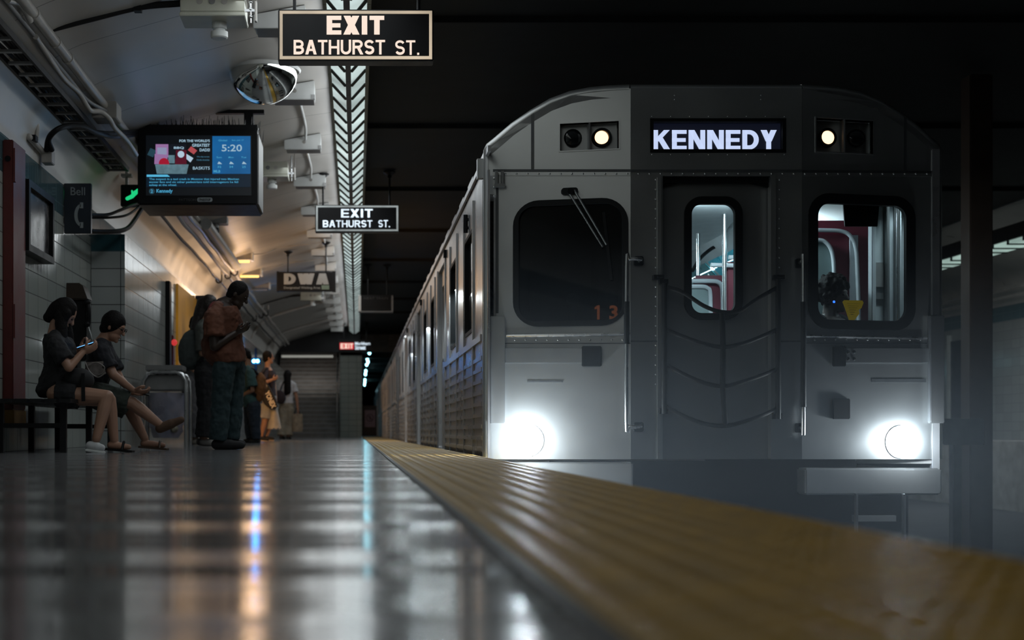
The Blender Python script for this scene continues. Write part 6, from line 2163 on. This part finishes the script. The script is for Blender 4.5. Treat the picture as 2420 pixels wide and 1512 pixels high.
mb.bar(a - d * 0.04 - V((0, 0, 0.034)), b + d * 0.04 - V((0, 0, 0.034)), 0.085, 0.018)
mb.tube(spline([b - d * 0.05 + V((0, -0.04, -0.03)), b - d * 0.04 + V((0, 0, 0.036)), b - d * 0.05 + V((0, 0.04, -0.03))], 5), 0.012, 8)
part('sandal', mb, M['black'], root, label='flat black sandal')
part('hand_bag', MB().ell(D(185, 898, Y, -0.02), ((0.13, 0, 0), (0, 0.14, 0), (0, 0, 0.10)), 18, 12), cloth('black bag', (0.007, 0.007, 0.008)), None)
hbg = bpy.data.objects['hand_bag']
tag(hbg, 'black hand bag in the lap of the seated woman', 'bag')
part('strap', MB().bar(D(196, 882, Y, -0.16), D(197, 948, Y, -0.17), 0.03, 0.006, (0, 1, 0)), M['black'], hbg)
q = D(206, 817, Y, -0.06)
ph = solo('phone', MB().bar(q - V((0.085, 0, 0.022)), q + V((0.055, 0, 0.022)), 0.075, 0.010, (-0.3, -0.15, 0.95)), M['black'], 'phone with a bright blue screen in the hands of the seated woman', 'phone', 'phones', 0.003)
part('display', MB().bar(q - V((0.078, 0.001, 0.0135)), q + V((0.046, -0.001, 0.0275)), 0.066, 0.003, (-0.3, -0.15, 0.95)), glow('lit blue phone display', rgb(110, 185, 255), 1.5), ph, label='bright blue display')

# ---- seated man with glasses, legs crossed
Y = 12.75
root = thing('person', 'seated man with glasses in dark T-shirt and green shorts, legs crossed', 'person', (-2.2, Y, 0))
P = dict(pel=D(206, 922, Y, 0.05), neck=D(242, 806, Y, 0.05), right=(0.1, -1, 0), bend=0.05, wide=1.0, head=D(268, 773, Y, 0.05), face=(0.88, -0.10, -0.40), up=(0.42, 0, 0.9), hs=1.04,
         shR=D(240, 830, Y, -0.15), elR=D(268, 886, Y, -0.2), wrR=D(314, 921, Y, -0.12), hdR=(0.92, 0.1, -0.2), hnR=(0.1, 0.5, 0.85), hcR=0.6,
         shL=D(248, 828, Y, 0.24), elL=D(284, 896, Y, 0.22), wrL=D(314, 927, Y, 0.06), hdL=(0.9, -0.1, -0.1), hnL=(0.1, -0.5, 0.8), hcL=0.6,
         hipR=D(216, 930, Y, -0.08), knR=D(312, 952, Y, -0.06), anR=D(378, 1003, Y, -0.05), heR=D(378, 1012, Y, -0.05), toR=D(428, 992, Y, -0.06),
         hipL=D(222, 932, Y, 0.12), knL=D(306, 965, Y, 0.14), anL=D(342, 1036, Y, 0.12), heL=D(340, 1048, Y, 0.12), toL=D(386, 1052, Y, 0.10))
r, f, up, fwd = body(P, skin_l, root, {'voxel': 0.006})
short_hair(P['head'], r, f, up, root, s=1.06, thick=0.014)
shirt(P, cloth('black navy jersey', (0.008, 0.009, 0.014)), root, 0.75, 0.022, -0.1, 0.03, name='t_shirt')
trousers(P, cloth('dark green cotton', (0.030, 0.040, 0.032)), root, 0.46, 0.03, 'shorts', flare=0.015)
shoes(P, cloth('brown leather', (0.09, 0.05, 0.03)), root, 0.043, 'brown shoe', 'R')
a, b = V(P['heL']), V(P['toL'])
d = (b - a).normalized()
mb = MB().bar(a - d * 0.04 - V((0, 0, 0.032)), b + d * 0.04 - V((0, 0, 0.032)), 0.09, 0.018)
mb.tube(spline([b - d * 0.03 + V((0, -0.045, -0.03)), b - d * 0.03 + V((0, 0, 0.032)), b - d * 0.03 + V((0, 0.045, -0.03))], 5), 0.011, 8)
part('sandal', mb, mat('brown sandal', (0.06, 0.035, 0.02, 1), 0.5), root)
c_ = P['head']
mb = MB()
for sg in (-1, 1):
    cc = c_ + f * 0.104 * 1.04 + r * sg * 0.033 + up * 0.012
    mb.tube([cc + r * 0.026 * cos(2 * pi * k / 16) + up * 0.019 * sin(2 * pi * k / 16) for k in range(17)], 0.0028, 6, caps=False)
    mb.tube([cc + r * sg * 0.026, c_ + r * sg * 0.083 - f * 0.005 + up * 0.012], 0.0026, 6)
mb.tube([c_ + f * 0.108 + r * 0.008 + up * 0.014, c_ + f * 0.108 - r * 0.008 + up * 0.014], 0.0026, 6)
tag(part('glasses', mb, M['black'], None), 'thin dark glasses on the face of the seated man', 'glasses')
q = D(226, 872, Y, -0.27)
mb = MB().tube([q + V((0.075 * cos(t) * (1 + .06 * sin(5 * t)), -0.0, 0.055 * sin(t))) for t in [2 * pi * k / 28 for k in range(29)]], 0.006, 6, caps=False)
mb.tube(spline([q + V((-0.09, 0, 0.06)), q + V((-0.05, -0.01, -0.02)), q + V((0.02, -0.01, -0.07)), q + V((0.09, 0, -0.03))], 5), 0.006, 6)
mb.prism([(q.x - 0.09, q.z + 0.06), (q.x + 0.06, q.z + 0.07), (q.x + 0.085, q.z - 0.04), (q.x - 0.08, q.z - 0.05)], lambda u, v, d: (u, q.y + 0.02 + d, v), 0.01)
solo('crumpled_bag', mb, mat('crumpled clear plastic', (0.20, 0.18, 0.17, 1), 0.35, 0, 0.3, 30), 'crumpled pale plastic bag in the lap of the seated man', 'bag')
q = D(331, 926, Y, -0.06)
solo('phone', MB().bar(q - V((0.06, 0, -0.004)), q + V((0.085, 0, -0.03)), 0.075, 0.010, (0.1, -0.1, 0.95)), M['black'], 'dark phone in the hands of the seated man with glasses', 'phone', 'phones', 0.003)

# ---- driver behind the far windscreen
Y = 10.6
root = thing('person', 'train driver in silhouette with curly hair behind the far windscreen', 'person', (3.4, Y, 0))
P = dict(pel=D(1955, 905, Y), neck=D(1962, 752, Y), right=(-0.9, 0.3, 0), head=D(1970, 700, Y), face=(0.75, -0.6, -0.05), up=(0, 0, 1), hs=1.02,
         shR=D(1908, 782, Y), elR=D(1895, 860, Y), wrR=D(1925, 905, Y, -0.2), shL=D(2012, 782, Y, 0.05), elL=D(2025, 860, Y), wrL=D(2000, 905, Y, -0.2),
         hipR=D(1935, 912, Y), knR=D(1935, 925, Y, -0.30), anR=D(1930, 1030, Y, -0.32), heR=D(1930, 1050, Y, -0.30), toR=D(1930, 1050, Y, -0.42),
         hipL=D(1975, 912, Y), knL=D(1978, 925, Y, -0.30), anL=D(1975, 1030, Y, -0.32), heL=D(1975, 1050, Y, -0.30), toL=D(1975, 1050, Y, -0.42))
r, f, up, fwd = body(P, skin_d, root, {'voxel': 0.009})
hb = MB().ell(P['head'] - f * 0.02 + up * 0.05, (r * 0.118, f * 0.112, up * 0.112))
rn = random.Random(9)
for k in range(90):
    v_ = V((rn.gauss(0, 1), rn.gauss(0, 1), rn.gauss(0, 1))).normalized()
    c2 = P['head'] - f * 0.02 + up * 0.05 + r * v_.x * 0.118 + f * v_.y * 0.112 + up * v_.z * 0.112
    if (c2 - P['head']).dot(f) > 0.07 and (c2 - P['head']).dot(up) < 0.05:
        continue
    hb.sph(c2, rn.uniform(0.014, 0.024), 8, 6)
melt('hair', hb, hairm, root, 0.007, 1)
shirt(P, cloth('dark uniform', (0.010, 0.014, 0.018)), root, 1.0, 0.022, -0.1, name='jacket')
trousers(P, cloth('dark uniform trousers', (0.010, 0.012, 0.016)), root, 1.0, 0.022)
part('indicator', MB().sph(D(1971, 713, Y, -0.22), 0.009, 8, 6), glow('lit blue indicator', (0.02, 0.12, 1.0, 1), 3), root, label='tiny blue light')
tp_('driver_seat', MB().box(3.20, 3.7, 10.5, 10.9, 0.28, 0.42).box(3.20, 3.7, 10.84, 10.9, 0.42, 0.85).box(3.4, 3.55, 10.65, 10.8, 0.0, 0.28), M['cabdark'], 0.02)
